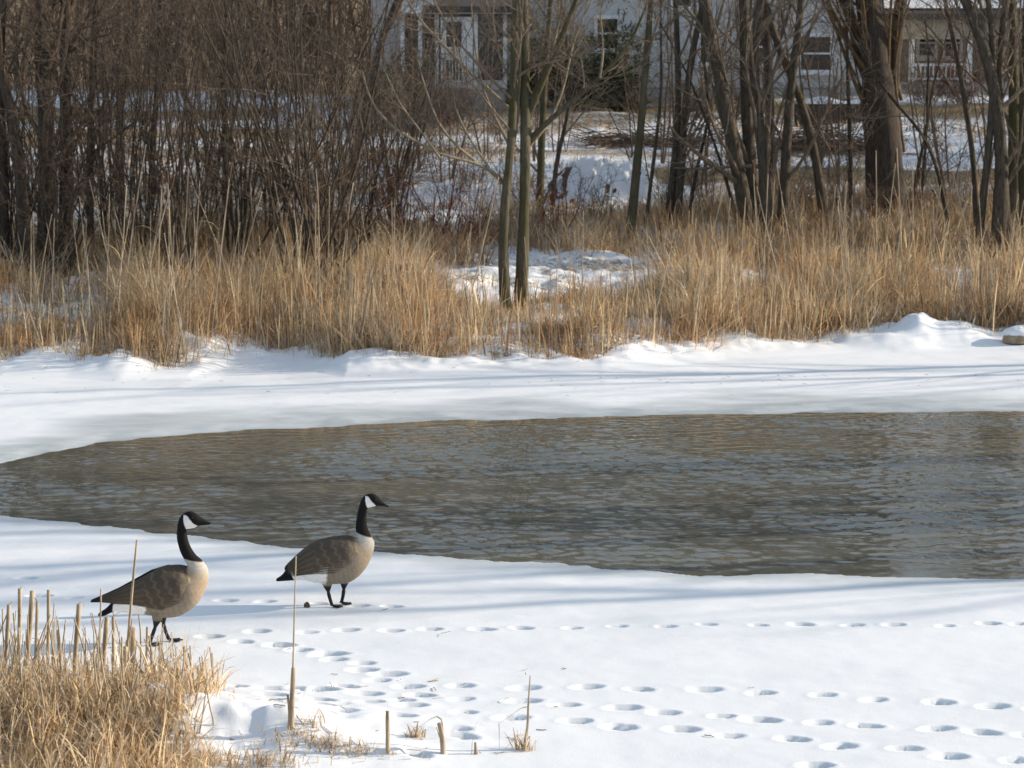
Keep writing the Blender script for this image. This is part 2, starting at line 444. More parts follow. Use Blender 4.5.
def window(parent, px0, px1, py0, py1, Y, mullion=True, fw=.09, glass='glass'):
    x0, x1, z1, z0 = X_(px0, Y), X_(px1, Y), Z_(py0, Y), Z_(py1, Y)
    f = MB()
    f.box((x0 - fw, Y - .07, z0 - fw), (x0, Y, z1 + fw)).box((x1, Y - .07, z0 - fw), (x1 + fw, Y, z1 + fw))
    f.box((x0, Y - .068, z1), (x1, Y - .002, z1 + fw)).box((x0, Y - .068, z0 - fw), (x1, Y - .002, z0))
    if mullion:
        zm = (z0 + z1) / 2
        f.box((x0, Y - .05, zm - .025), (x1, Y - .035, zm + .025))
    w = f.build('window', M['white_paint'], parent, smooth_shade=False)
    MB().box((x0, Y - .03, z0), (x1, Y - .015, z1)).build('pane', M[glass], w, smooth_shade=False)
    s = MB().box((x0 - fw - .04, Y - .13, z0 - fw - .05), (x1 + fw + .04, Y - .002, z0 - fw)).build('sill', M['white_paint'], w, smooth_shade=False)
    return w

def white_house():
    Y = 58.0
    h = thing('white_house', 'white sided house with grey porch door and dark windows behind the bare trees', 'house', (0, 0, 0))
    zb, zt = 3.4, Z_(-70, Y)
    xl, xr = X_(372, Y), X_(882, Y)
    MB().box((xl, Y, zb + .9), (xr, Y + 8, zt)).build('wall', M['siding'], h, smooth_shade=False)
    MB().box((xl + .03, Y + .04, zb - 1), (xr - .03, Y + 7.9, zb + .9)).build('foundation', M['foundation'], h, smooth_shade=False)
    rf = MB()
    rf.add([(xl - .4, Y - .5, zt - .1), (xr + .4, Y - .5, zt - .1), (xr + .4, Y + 4, zt + 2.9), (xl - .4, Y + 4, zt + 2.9),
            (xl - .4, Y + 8.5, zt - .1), (xr + .4, Y + 8.5, zt - .1),
            (xl - .4, Y - .5, zt - .25), (xr + .4, Y - .5, zt - .25)],
           [(0, 1, 2, 3), (3, 2, 5, 4), (6, 7, 1, 0)])
    rf.add([(xl - .4, Y - .5, zt - .1), (xl - .4, Y + 8.5, zt - .1), (xl - .4, Y + 4, zt + 2.9)], [(0, 1, 2)])
    rf.add([(xr + .4, Y - .5, zt - .1), (xr + .4, Y + 8.5, zt - .1), (xr + .4, Y + 4, zt + 2.9)], [(0, 2, 1)])
    r = rf.build('roof', M['shingle'], h, smooth_shade=False)
    MB().box((1.2, Y + 3.4, zt + 2.2), (1.9, Y + 4.3, zt + 3.7)).build('chimney', M['soil'], r, smooth_shade=False)
    window(h, 597, 617, 19, 48, Y)
    window(h, 700, 712, 34, 62, Y); window(h, 752, 762, 32, 62, Y, glass='curtain'); window(h, 800, 829, 37, 70, Y, glass='curtain')
    window(h, 672, 690, -46, 6, Y); window(h, 790, 810, -46, -6, Y); window(h, 590, 612, -52, -18, Y)
    # enclosed entry porch in front, with its own low roof and small gable
    Yp = 55.6
    p0, p1, zf = X_(404, Yp), X_(505, Yp), Z_(14, Yp)
    zfl = Z_(90, Yp)
    MB().box((p0, Yp + .06, zfl - 1.2), (p1, Y - .003, zfl)).build('porch_floor', M['foundation'], h, smooth_shade=False)
    gl = MB().box((p0 + .02, Yp + .09, zfl + .25), (p1 - .02, Yp + .12, zf))
    gl.box((p0 + .02, Yp + .13, zfl + .01), (p0 + .06, Y - .01, zf))
    gl.build('porch_glass', M['glass'], h, smooth_shade=False)
    MB().box((p0, Yp + .02, zfl + .003), (p1, Yp + .085, zfl + .25)).build('porch_kneewall', M['siding'], h, smooth_shade=False)
    for px in (403, 420.5, 437, 476, 505):
        x = X_(px, Yp)
        MB().box((x - .05, Yp - .02, zfl + .004), (x + .05, Yp + .088, zf - .002)).build('porch_post', M['white_paint'], h, smooth_shade=False)
    MB().box((p0 - .25, Yp - .25, zf), (p1 + .2, Yp - .1, zf + .17)).build('porch_eave', M['white_paint'], h, smooth_shade=False)
    pr = MB(); za, zc = zf + .18, zf + 1.35
    pr.add([(p0 + .5, Yp - .3, za), (p1 + .25, Yp - .3, za), (p1 + .25, Y - .01, zc), (p0 + .5, Y - .01, zc),
            (p0 + .5, Yp - .3, zf + .02), (p1 + .25, Yp - .3, zf + .02), (p1 + .25, Y - .01, zf + .02), (p0 + .5, Y - .01, zf + .02)],
           [(0, 1, 2, 3), (4, 7, 6, 5), (0, 4, 5, 1), (1, 5, 6, 2), (0, 3, 7, 4)])
    pr.build('porch_roof', M['shingle'], h, smooth_shade=False)
    gm = MB(); xa, xb, xm = X_(399, Yp), X_(440, Yp), X_(419, Yp)
    prism(gm, [(xa, zf + .05), (xb, zf + .05), (xm, zf + .95)], Yp - .22, Yp + 1.6)
    gm.build('gable', M['siding'], h, smooth_shade=False)
    # storm door
    d0, d1, dz0, dz1 = X_(441, Yp), X_(473, Yp), Z_(88, Yp), Z_(17, Yp)
    d = MB(); yy = Yp - .05
    a0, a1 = X_(446.5, Yp), X_(462, Yp)
    d.box((d0, yy, dz0), (a0, yy + .06, dz1)).box((a1, yy, dz0), (d1, yy + .06, dz1))
    for za_, zb_ in ((dz0, Z_(80, Yp)), (Z_(60, Yp), Z_(47, Yp)), (Z_(22, Yp), dz1)):
        d.box((a0, yy + .002, za_), (a1, yy + .058, zb_))
    dr = d.build('door', M['white_paint'], h, smooth_shade=False)
    MB().box((a0, yy + .03, Z_(47, Yp)), (a1, yy + .04, Z_(22, Yp))).build('pane', M['glass'], dr, smooth_shade=False)
    MB().box((a0, yy + .031, Z_(80, Yp)), (a1, yy + .041, Z_(60, Yp))).build('lower_pane', M['glass'], dr, smooth_shade=False)
    g = MB()
    for k in range(1, 5):
        x = a0 + (a1 - a0) * k / 5
        g.box((x - .012, yy + .01, Z_(80, Yp)), (x + .012, yy + .028, Z_(60, Yp)))
    g.build('grille', M['white_paint'], dr, smooth_shade=False)
    MB().box((d1 - .12, yy - .05, Z_(56, Yp)), (d1 - .06, yy - .002, Z_(52, Yp))).build('handle', M['step'], dr, smooth_shade=False)
    MB().box((d0 - .3, Yp - .9, zfl - 1.3), (d1 + .3, Yp - .26, zfl - .18)).build('door_step', M['step'], h, smooth_shade=False)
white_house()

def porch_house():
    Y = 61.0
    h = thing('porch_house', 'tan house with a railed porch and snow on its roof at the right', 'house')
    x0, x1 = X_(890, Y), X_(1085, Y); zb, ze = 3.6, Z_(14, Y)
    MB().box((x0, Y + 1.8, zb), (x1, Y + 9, ze + .6)).build('wall', M['siding_tan'], h, smooth_shade=False)
    MB().box((x0, Y, zb - .4), (x1, Y + 1.798, Z_(82, Y))).build('porch_floor', M['foundation'], h, smooth_shade=False)
    rf = MB(); zr = ze + 2.6
    rf.add([(x0 - .3, Y - .3, ze), (x1 + .3, Y - .3, ze), (x1 + .3, Y + 5, zr), (x0 - .3, Y + 5, zr), (x0 - .3, Y + 9.4, ze + .5), (x1 + .3, Y + 9.4, ze + .5)],
           [(0, 1, 2, 3), (3, 2, 5, 4)])
    r = rf.build('roof', M['shingle'], h, smooth_shade=False)
    rs = MB(); k = .06
    rs.add([(x0 - .3, Y - .1, ze + .1 + k), (x1 + .3, Y - .1, ze + .1 + k), (x1 + .3, Y + 4.9, zr + k), (x0 - .3, Y + 4.9, zr + k)], [(0, 1, 2, 3)])
    rs.build('roof_snow', M['snow_cap'], r, smooth_shade=False)
    MB().box((x0 - .3, Y - .32, ze - .16), (x1 + .3, Y - .18, ze - .005)).build('eave', M['shingle'], h, smooth_shade=False)
    MB().box((x0 - .1, Y - .1, ze - .7), (x1, Y + .05, ze - .165)).build('porch_beam', M['siding_tan'], h, smooth_shade=False)
    for px in (910.5, 968, 1030):
        x = X_(px, Y)
        MB().box((x - .07, Y - .08, Z_(82, Y)), (x + .07, Y + .03, ze - .7)).build('porch_post', M['white_paint'], h, smooth_shade=False)
    rl = MB(); xa, xb = X_(912, Y), X_(966, Y); z0, z1 = Z_(80, Y), Z_(66, Y)
    rl.box((xa, Y - .06, z1), (xb, Y + .02, z1 + .07)).box((xa, Y - .05, z0), (xb, Y + .01, z0 + .06))
    for x in np.arange(xa + .08, xb - .05, .12): rl.box((x, Y - .035, z0 + .05), (x + .04, Y, z1 + .01))
    rl.build('railing', M['white_paint'], h, smooth_shade=False)
    window(h, 918, 933, 30, 56, Y + 1.8); window(h, 944, 958, 30, 56, Y + 1.8, glass='curtain')
porch_house()

def low_wall():
    Y = 54.6
    w = thing('retaining_wall', 'low dark wall with a snow topped ledge below the house', 'wall')
    xa, xb = X_(797, Y), X_(862, Y); z1 = Z_(104, Y)
    MB().box((xa, Y, z1 - 1.2), (xb, Y + .5, z1)).build('wall_face', M['bark_dark'], w, smooth_shade=False)
    n = 24; xs = np.linspace(xa - .03, xb + .03, n); s = MB()
    prof = [(-.06, 0), (-.05, .08), (.1, .13), (.4, .13), (.55, .07), (.56, 0)]
    V = np.array([[(x, Y + p, z1 + .002 + q * (1 + .5 * math.sin(x * 5))) for p, q in prof] for x in xs])
    i = np.arange(n * 6).reshape(n, 6)
    s.add(V, np.stack([i[:-1, :-1], i[1:, :-1], i[1:, 1:], i[:-1, 1:]], -1).reshape(-1, 4))
    s.build('snow_cap', M['snow_cap'], w)
low_wall()

# ------------------------------------------------------------------ trees and shrubs
def norm(v): return v / (np.linalg.norm(v, axis=-1, keepdims=True) + 1e-9)

def walk(start, d, length, N, wob, up, r=rng):
    T = len(start); P = np.zeros((T, N, 3)); P[:, 0] = start; d = norm(d)
    step = (np.asarray(length) / (N - 1))[:, None]
    for k in range(1, N):
        d = norm(d + r.normal(0, wob, (T, 3)) + np.array([0, 0, up]))
        P[:, k] = P[:, k - 1] + d * step
    return P

def spawn(P, Rad, per, s0, s1, ang, lenf, N, wob, up, rf, rmin=.0036, r=rng):
    T, n = P.shape[:2]
    idx = np.repeat(np.arange(T), per); s = r.uniform(s0, s1, len(idx)) * (n - 1.001)
    k = s.astype(int); f = (s - k)[:, None]
    st = P[idx, k] * (1 - f) + P[idx, k + 1] * f
    rad = Rad[idx, k] * (1 - f[:, 0]) + Rad[idx, k + 1] * f[:, 0]
    tan = norm(P[idx, k + 1] - P[idx, k])
    rnd = r.normal(0, 1, tan.shape); perp = norm(rnd - tan * (rnd * tan).sum(1, keepdims=True))
    a = r.normal(ang, .2, len(idx))[:, None]
    d = tan * np.cos(a) + perp * np.sin(a)
    L = np.linalg.norm(P[:, -1] - P[:, 0], axis=1)[idx] * lenf * r.uniform(.55, 1.25, len(idx)) * (1.15 - .6 * s / n)
    Q = walk(st, d, L, N, wob, up, r)
    r0 = np.maximum(rad * rf * r.uniform(.7, 1.1, len(idx)), rmin)
    return Q, r0[:, None] * np.linspace(1, .3, N)[None]

def resample(P, n):
    P = np.asarray(P, float); d = np.concatenate([[0], np.cumsum(np.linalg.norm(np.diff(P, axis=0), axis=1))])
    t = np.linspace(0, d[-1], n)
    Q = np.stack([np.interp(t, d, P[:, k]) for k in range(3)], 1)
    for _ in range(2): Q[1:-1] = (Q[:-2] + 2 * Q[1:-1] + Q[2:]) / 4
    return Q

def stem_path(pts, Y, top, n=16, dY=0.0, r=rng, sink=True):
    """trunk traced from pixels at its own distance, carried on above the picture to height top"""
    W = [at(px, py, Y + dY * i / max(1, len(pts) - 1)) for i, (px, py) in enumerate(pts)]
    if sink:
        b = W[0].copy(); d = W[0] - W[1]; d /= abs(d[2]) + 1e-6
        zg = float(gz(b[0], b[1])) - .15
        W.insert(0, b + d * max(0, b[2] - zg) if b[2] > zg else np.array([b[0], b[1], zg]))
        if W[1][2] <= W[0][2] + .05: W.pop(1)
    d = norm(W[-1] - W[-2])
    while W[-1][2] < top:
        d = norm(d + np.array([r.normal(0, .12), r.normal(0, .12), .12])); W.append(W[-1] + d * .9)
    return resample(W, n)

def px_r(w, Y): return w / 2 * Y / F

def tree(name, label, Y, trunks, bark, twig, group='bare trees on the far bank', l1=14, l2=6, l3=5, limbs=(), s0=.12, cat='tree', ang=.75, up=.06, base_flare=1.25, lenf=.33, rf=.42):
    b = trunks[0][0][0]
    base = at(b[0], b[1], Y); base[2] = float(gz(base[0], base[1]))
    root = thing(name, label, cat, tuple(base), group)
    paths, rads = [], []
    for pts, w, top in trunks:
        P = stem_path(pts, Y + (rng.normal(0, .12) if len(trunks) > 1 else 0), top, 18)
        z = (P[:, 2] - P[0, 2]) / (P[-1, 2] - P[0, 2] + 1e-6)
        Rd = px_r(w, Y) * (1 - .72 * z ** 1.2) * (1 + (base_flare - 1) * np.exp(-z * 16))
        Rd = Rd * (1 + rng.normal(0, .06, len(Rd)))
        Pd = resample(P, 40); Rdd = np.interp(np.linspace(0, 1, 40), np.linspace(0, 1, 18), Rd)
        Pd[1:-1] += rng.normal(0, .012, (38, 3)) * Rdd[1:-1, None] * 8 * .3
        MB().tubes(Pd - base, Rdd, 10).build('trunk', bark, root)
        paths.append(P); rads.append(Rd)
    for pts, w, dY, *y0 in limbs:
        P = resample(stem_path(pts, Y + (y0[0] if y0 else 0), -9, 18, dY, sink=False), 18)
        Rd = px_r(w, Y) * np.linspace(1, .35, 18)
        MB().tubes(resample(P, 26) - base, np.interp(np.linspace(0, 1, 26), np.linspace(0, 1, 18), Rd), 7).build('limb', bark if w > 5 else (M['limb_sunlit'] if name == 'twin_trunk_tree' else twig), root)
        paths.append(P); rads.append(Rd * .8)
    P0, R0 = np.array(paths), np.array(rads)
    cr = MB()
    P1, R1 = spawn(P0, R0, l1, s0, .98, ang, lenf, 8, .10, up, rf)
    cr.tubes(P1 - base, R1, 5)
    P2, R2 = spawn(P1, R1, l2, .2, .98, .7, .5, 6, .12, up * .6, .5)
    cr.tubes(P2 - base, R2, 4)
    if l3:
        P3, R3 = spawn(P2, R2, l3, .15, .98, .65, .55, 5, .13, .03, .55)
        cr.tubes(P3 - base, R3, 3)
    cr.build('crown', twig, root)
    return root

tree('twin_trunk_tree', 'mossy twin trunk tree rising from the bank grass in front of the snow gap', 33.0,
     [([(505, 300), (501, 250), (503, 208), (507, 179), (513, 142), (515, 42), (513, 0)], 10.5, 8.5),
      ([(520, 308), (522, 271), (524, 233), (525, 188), (526, 137), (524, 75), (526, 0)], 12, 9.5)],
     M['bark_moss'], M['twig'], l1=11, l2=6, l3=4, s0=.3,
     limbs=[([(525, 124), (540, 85), (559, 46), (576, 0), (590, -40)], 9, -.6), ([(529, 140), (555, 115), (584, 92), (617, 62), (636, 35), (650, -5)], 6, -.8),
            ([(507, 186), (498, 175), (488, 165), (476, 160), (458, 159), (442, 158), (417, 142), (380, 121), (366, 95), (362, 70)], 4.5, -1.2), ([(474, 160), (458, 148), (438, 125), (422, 79), (416, 50)], 3, -.8, -.4),
            ([(510, 110), (485, 86), (463, 67), (440, 40), (422, 25), (405, -4)], 5, .8), ([(514, 45), (490, 15), (480, -20)], 4, .5),
            ([(509, 165), (517, 130), (521, 60), (519, 0)], 4, -.2), ([(527, 130), (528, 60), (529, -10)], 4, .1), ([(545, 78), (556, 40), (560, -10)], 4, .5), ([(533, 95), (550, 60), (563, 5)], 3.5, -.3),
     ([(512, 150), (496, 120), (482, 90), (474, 40), (470, -10)], 3.5, .4), ([(526, 150), (548, 128), (566, 84), (572, 40), (588, 10), (600, -20)], 3.5, .5), ([(600, 78), (604, 50), (600, 15), (606, -20)], 2.5, 0, -.7), ([(455, 58), (452, 20), (446, -10)], 2.5, 0, .3), ([(440, 158), (420, 130), (400, 105), (380, 60)], 2.5, -.4, -.9),
     ([(516, 90), (500, 60), (492, 20), (496, -20)], 3, -.5), ([(488, 166), (470, 140), (455, 110), (450, 70)], 2.5, -.3, -.3)],
     lenf=.36)
T = lambda *a, **k: tree('bare_tree', *a, **k)
G = M['bark_grey']; TW = M['twig']
T('slender leaning grey trunk beside the snow covered dirt mound', 40, [([(630, 238), (635, 183), (642, 118), (645, 68), (650, 20), (652, 0)], 9, 8.5)], M['bark_moss'], TW, l1=9, s0=.4)
T('thin young trunk close behind the right edge of the snowy mound', 41, [([(645, 230), (651, 180), (655, 152), (662, 90), (660, 0)], 4, 7)], G, TW, l1=12)
T('pair of grey trunks crossing low, left of the group of thick trunks', 41, [([(668, 222), (674, 169), (679, 118), (678, 60), (676, 0)], 8, 8.5), ([(677, 224), (681, 169), (684, 118), (691, 51), (705, 0)], 8.5, 8.5)], G, TW, l1=12)
T('pale thin pole leaning left in front of the paired grey trunks', 40.5, [([(738, 226), (728, 185), (715, 145), (703, 112), (691, 81), (680, 60)], 4, 4.9)], M['bark_willow'], TW, l1=4, l2=2, l3=0)
T('thin dark sapling between the paired trunks and the leaning pole', 41.5, [([(689, 222), (694, 180), (700, 152), (713, 115), (705, 90), (703, 20)], 4, 6.5)], G, TW, l1=12)
T('thick dark trunk leaning left, first of the close trunk group', 40, [([(748, 228), (741, 185), (735, 152), (722, 91), (710, 41), (705, 0)], 15, 8.5)], G, TW, l1=12)
T('straight thick trunk in the middle of the close trunk group', 40.6, [([(757, 228), (752, 185), (749, 152), (746, 85), (744, 0)], 15, 8.5)], G, TW, l1=12)
T('trunk bending left into the straight trunk, right base of the close trunk group', 39.6, [([(766, 236), (766, 195), (764, 152), (755, 101), (751, 60), (758, 0)], 13, 8.5)], G, TW, l1=13)
T('dark trunk standing farther back on the snowy lawn by the close trunk group', 47, [([(771, 158), (770, 130), (769, 85), (766, 40), (766, 0)], 11, 8.5)], M['bark_dark'], TW, l1=11, limbs=[([(769, 62), (780, 40), (790, 10), (795, -20)], 6, .3)])
T('smooth grey trunk leaning right, just right of the close trunk group', 40.5, [([(782, 224), (785, 180), (786, 152), (791, 85), (796, 44), (804, 0)], 11, 8.5)], G, TW, l1=13)
T('curved trunk arching left toward its neighbour, left of the huge willow', 41, [([(825, 222), (821, 185), (816, 159), (803, 101), (796, 81), (779, 57), (770, 20)], 10, 8)], G, TW, l1=8, limbs=[([(805, 105), (790, 75), (786, 40), (780, 0)], 4, .4), ([(801, 95), (830, 150), (836, 175)], 3, .4)])
T('thin upright sapling between the arching trunk and the huge willow', 41.5, [([(851, 216), (850, 150), (848, 85), (846, 0)], 4.5, 8)], M['bark_dark'], TW, l1=12)

# huge old willow with upright shoots
wl = [([(904, 152), (898, 110), (893, 68), (900, 30), (912, -5), (920, -40)], 4, -.4), ([(901, 125), (884, 95), (864, 68), (845, 40), (827, 14), (815, -20)], 5, -.6)]
r_w = np.random.default_rng(11)
for k in range(16):
    x0 = r_w.uniform(872, 902); y0 = r_w.uniform(85, 160); x1 = x0 + r_w.uniform(-75, 22); 
    wl.append(([(x0, y0), (x0 * .6 + x1 * .4 - 3, y0 * .55), (x1, -15), (x1 - 4, -60)], r_w.uniform(2.5, 5), r_w.uniform(-1, .8)))
tree('willow_tree', 'huge old willow with a thick rough trunk and many upright shoots', 42.0,
     [([(886, 196), (884, 160), (882, 128), (878, 85), (874, 40), (868, 0)], 40, 8.5), ([(890, 120), (894, 60), (899, 0)], 18, 8.5), ([(872, 95), (858, 40), (845, 0)], 16, 8.5)],
     M['bark_willow'], M['twig_willow'], limbs=wl, l1=5, l2=4, l3=3, s0=.35, ang=.45, up=.1, base_flare=1.15, lenf=.25, rf=.3)
T('small forked sapling with crooked tops on the snow right of the huge willow', 43, [([(914, 196), (918, 165), (928, 128), (927, 85), (930, 60), (925, 20)], 4, 5.2), ([(927, 130), (930, 95), (938, 70), (944, 45)], 3, 5)], M['bark_dark'], TW, l1=6, l2=3, l3=2)
T('thin sapling slanting left across the right side of the huge willow', 40, [([(948, 222), (941, 185), (932, 145), (915, 122), (895, 105), (870, 70)], 4.5, 5.5)], M['bark_dark'], TW, l1=7)
T('slender trunk leaning left between the small forked sapling and the right edge trunks', 40, [([(977, 236), (976, 190), (974, 152), (962, 85), (954, 34), (945, 0)], 6.5, 9)], G, TW, l1=12)
T('big forked trunk cluster near the right edge of the view', 39, [([(999, 228), (1002, 185), (1003, 152), (995, 85), (984, 41), (966, 0)], 15, 8.5), ([(980, 226), (985, 175), (991, 140), (993, 101), (995, 34), (989, 0)], 8, 10), ([(1002, 150), (998, 68), (1001, 34), (1006, 0)], 10, 8.5)], G, TW, l1=12)
T('straight trunk right behind the forked cluster at the right edge', 40.5, [([(1013, 226), (1014, 150), (1014, 101), (1013, 0)], 13, 8.5)], M['bark_moss'], TW, l1=13)
T('mossy trunk cut by the right edge of the view', 39.5, [([(1026, 230), (1023, 150), (1024, 80), (1028, 0)], 12, 8.5)], M['bark_moss'], TW, l1=13)
# left group
D = M['bark_dark']; TD = M['twig_dark']
T('thickest dark trunk of the left trunk group', 36.5, [([(47, 225), (48, 180), (47, 125), (42, 62), (40, 0)], 21, 8.5)], D, TD, l1=13, l2=6, s0=.2)
T('second dark trunk right of the thickest one at left', 37, [([(66, 222), (67, 170), (66, 125), (65, 62), (68, 0)], 16, 8.5)], D, TD, l1=13, l2=6, s0=.2)
T('dark trunk leaning out to the left edge of the view', 36, [([(24, 226), (22, 185), (19, 140), (9, 109), (0, 62), (-10, 0)], 15, 8.5)], D, TD, l1=12, l2=6, s0=.2)
T('slimmer dark trunk at the right end of the left trunk group', 38, [([(90, 218), (89, 180), (91, 125), (93, 56), (96, 0)], 9, 8.5)], D, TD, l1=12, l2=6, s0=.2)
T('dark trunk half cut by the left edge of the view', 36.5, [([(4, 228), (2, 150), (-2, 60), (4, 0)], 12, 8.5)], D, TD, l1=12, l2=6, s0=.2, limbs=[([(-12, 62), (10, 60), (28, 45), (40, 20), (46, -10)], 3.5, -.8), ([(-10, 22), (20, 28), (50, 32), (80, 30), (110, 20), (125, 8)], 4, -.8)])
T('thin upright trunk rising out of the left shrub thicket', 38, [([(150, 220), (152, 150), (158, 80), (160, 0)], 7, 8.5)], D, TD, l1=12, l2=6, s0=.2)
T('thin trunk behind the big brown shrub left of the twin trunk tree', 40, [([(225, 216), (226, 140), (222, 70), (228, 0)], 7, 8.5)], D, TD, l1=12, l2=6, s0=.2)
T('straight dark trunk behind the left shrub thicket on the lawn', 44, [([(120, 180), (121, 100), (118, 0)], 9, 8.5)], D, TD, l1=12, l2=6, s0=.2)
T('small crooked trunk right of the twin trunk tree by the snowy mound', 44, [([(553, 195), (556, 160), (566, 125), (572, 80), (566, 30)], 5, 5.6)], G, TW, l1=12)
T('mossy trunk close behind the twin trunk tree', 42, [([(540, 205), (541, 150), (544, 90), (548, 30), (552, -10)], 8, 9)], M['bark_moss'], TW, l1=12)
T('dark leaning trunk in front of the white gable', 47, [([(352, 165), (362, 120), (374, 70), (385, 30), (396, 0)], 9, 9)], M['bark_willow'], TD, l1=12, l2=6, s0=.25)
# trees on the right bank of the pond, outside the picture: they cast the long shadows on the ice
for k, (x, y, h) in enumerate([(17, 20.6, 10), (20.5, 21.6, 11), (23.5, 21.0, 11), (15.5, 22.0, 9), (27, 23.4, 12), (19, 19.7, 9), (18, 24.0, 10), (31, 23.5, 12), (22, 25.5, 11), (16, 31.6, 9), (27, 33.0, 12)]):
    base_px = lambda z: (512 + x / (y * CP + (CH - z) * SP) * F, 0)
    r = np.random.default_rng(50 + k)
    z0 = float(gz(x, y)); P = walk(np.array([[x, y, z0 - .1]]), np.array([[.02, .0, 1.]]), np.array([h]), 18, .05, .03, r)
    root = thing('bare_tree', 'bare tree on the right bank of the pond beyond the edge of the view', 'tree', (x, y, z0), 'trees on the right bank')
    Rd = np.linspace(.16, .03, 18)[None]
    MB().tubes(P - root.location[:] if False else P - np.array([x, y, z0]), Rd, 10).build('trunk', G, root)
    P1, R1 = spawn(P, Rd, 16, .25, .98, .75, .36, 8, .1, .06, .4, r=r); P2, R2 = spawn(P1, R1, 6, .2, .98, .7, .5, 6, .12, .04, .5, r=r); P3, R3 = spawn(P2, R2, 4, .2, .98, .6, .5, 5, .12, .03, .5, r=r)
    o = np.array([x, y, z0])
    MB().tubes(P1 - o, R1, 5).tubes(P2 - o, R2, 4).tubes(P3 - o, R3, 3).build('crown', TW, root)

def shrub(name, label, px, py, Y, h, n, spread, bark, twig, l2=8, l3=4, group=None, r0=.016, lean=(0, 0), seed=0, up=.05, l4=0):
    r = np.random.default_rng(100 + seed)
    b = at(px, py, Y); b[2] = float(gz(b[0], b[1]))
    root = thing(name, label, 'shrub', tuple(b), group)
    st = np.zeros((n, 3)); st[:, :2] = r.normal(0, .10 + .07 * spread, (n, 2)); st[:, 2] = -.1
    d = np.stack([r.normal(lean[0], spread, n), r.normal(lean[1], spread, n), np.ones(n)], 1)
    L = h * r.uniform(.6, 1.1, n)
    P = walk(st, d, L, 12, .07, up, r)
    Rd = (r0 * r.uniform(.6, 1.4, n))[:, None] * np.linspace(1, .25, 12)[None]
    for k in range(n): MB().tubes(P[k], Rd[k], 6).build('stem', bark, root)
    P2, R2 = spawn(P, Rd, l2, .10, .98, .85, .3, 7, .15, up * .4, .5, r=r)
    mb = MB().tubes(P2, R2, 4)
    P3, R3 = spawn(P2, R2, l3, .15, .98, .85, .5, 5, .17, .0, .6, r=r)
    mb.tubes(P3, R3, 3)
    if l4:
        P4, R4 = spawn(P3, R3, l4, .15, .98, .6, .6, 4, .13, .02, .7, r=r); mb.tubes(P4, R4, 3)
    mb.build('crown', twig, root)
    return root

GS = 'brown multi stemmed shrubs along the far bank'
ORD = ['leftmost', 'second', 'third', 'fourth', 'fifth', 'sixth', 'seventh', 'eighth', 'ninth', 'tenth', 'eleventh', 'twelfth']
spots = [(8, 232, 36.8, 5.5), (62, 236, 35.4, 4.6), (108, 226, 37.5, 6.0), (140, 232, 36.2, 6.0), (176, 240, 35.0, 6.4), (205, 226, 38.5, 6.5), (238, 236, 36.5, 6.0),
         (268, 226, 38.5, 6.5), (308, 246, 34.6, 6.6), (335, 236, 36.0, 6.2), (362, 222, 39, 5.6), (395, 214, 41, 4.8)]
for k, (px, py, Y, h) in enumerate(spots):
    big = k == 8
    shrub('thicket_shrub', ('largest brown shrub, its stems fanning from one base left of the twin trunk tree' if big else
          ORD[k] + (' from the left' if k else '') + ' of the brown thicket shrubs left of the twin trunks'),
          px, py, Y, h, 22 if big else 16, .26 if big else .2, M['bark_dark'], TD if k % 3 else TW, l2=7, l3=6, group=GS, r0=.024 if big else .016, seed=k)
back = [(-10, 200, 42, 4.6), (25, 196, 43.5, 5), (58, 200, 41, 4.5), (85, 190, 45, 5), (118, 198, 42, 4.8), (150, 190, 44.5, 5), (185, 196, 42.5, 4.6), (212, 188, 46, 5), (245, 196, 43, 5), (280, 190, 45, 5), (322, 194, 43, 4.8), (352, 186, 46, 4.6), (385, 190, 45, 3.6)]
ORB = ORD[1:] + ['last']
for k, (px, py, Y, h) in enumerate(back):
    shrub('thicket_shrub', ('leftmost' if k == 0 else ORB[k - 1] + (' from the left' if k < 12 else '')) + ' of the back row of brown shrubs on the left lawn', px, py, Y, h, 16, .34, M['bark_dark'], TD if k % 2 else TW, l2=6, l3=5,
          group='back row of brown shrubs on the lawn', r0=.017, seed=130 + k)
ORS = ORD + ['thirteenth', 'fourteenth', 'fifteenth', 'rightmost']
for k, (px, py, Y, h) in enumerate([(392, 170, 47, 6), (418, 165, 48, 5.5), (452, 168, 47, 5), (486, 160, 49, 6), (540, 160, 49, 5), (560, 150, 50, 4), (640, 200, 46, 5), (662, 165, 49, 6), (698, 200, 45.5, 6),
                                   (728, 160, 49, 6), (762, 200, 45, 6), (812, 170, 48, 6), (838, 195, 46, 5.5), (925, 170, 48, 6), (952, 195, 45, 6), (985, 170, 48, 6)]):
    shrub('sapling', ORS[k] + (' from the left' if 0 < k < 15 else '') + ' of the fine twiggy saplings on the lawn before the houses', px, py, Y, h, 4, .13, M['twig_dark'], TW if k % 2 else TD, l2=12, l3=6, group='fine saplings on the lawn', r0=.020, seed=230 + k, up=.03)
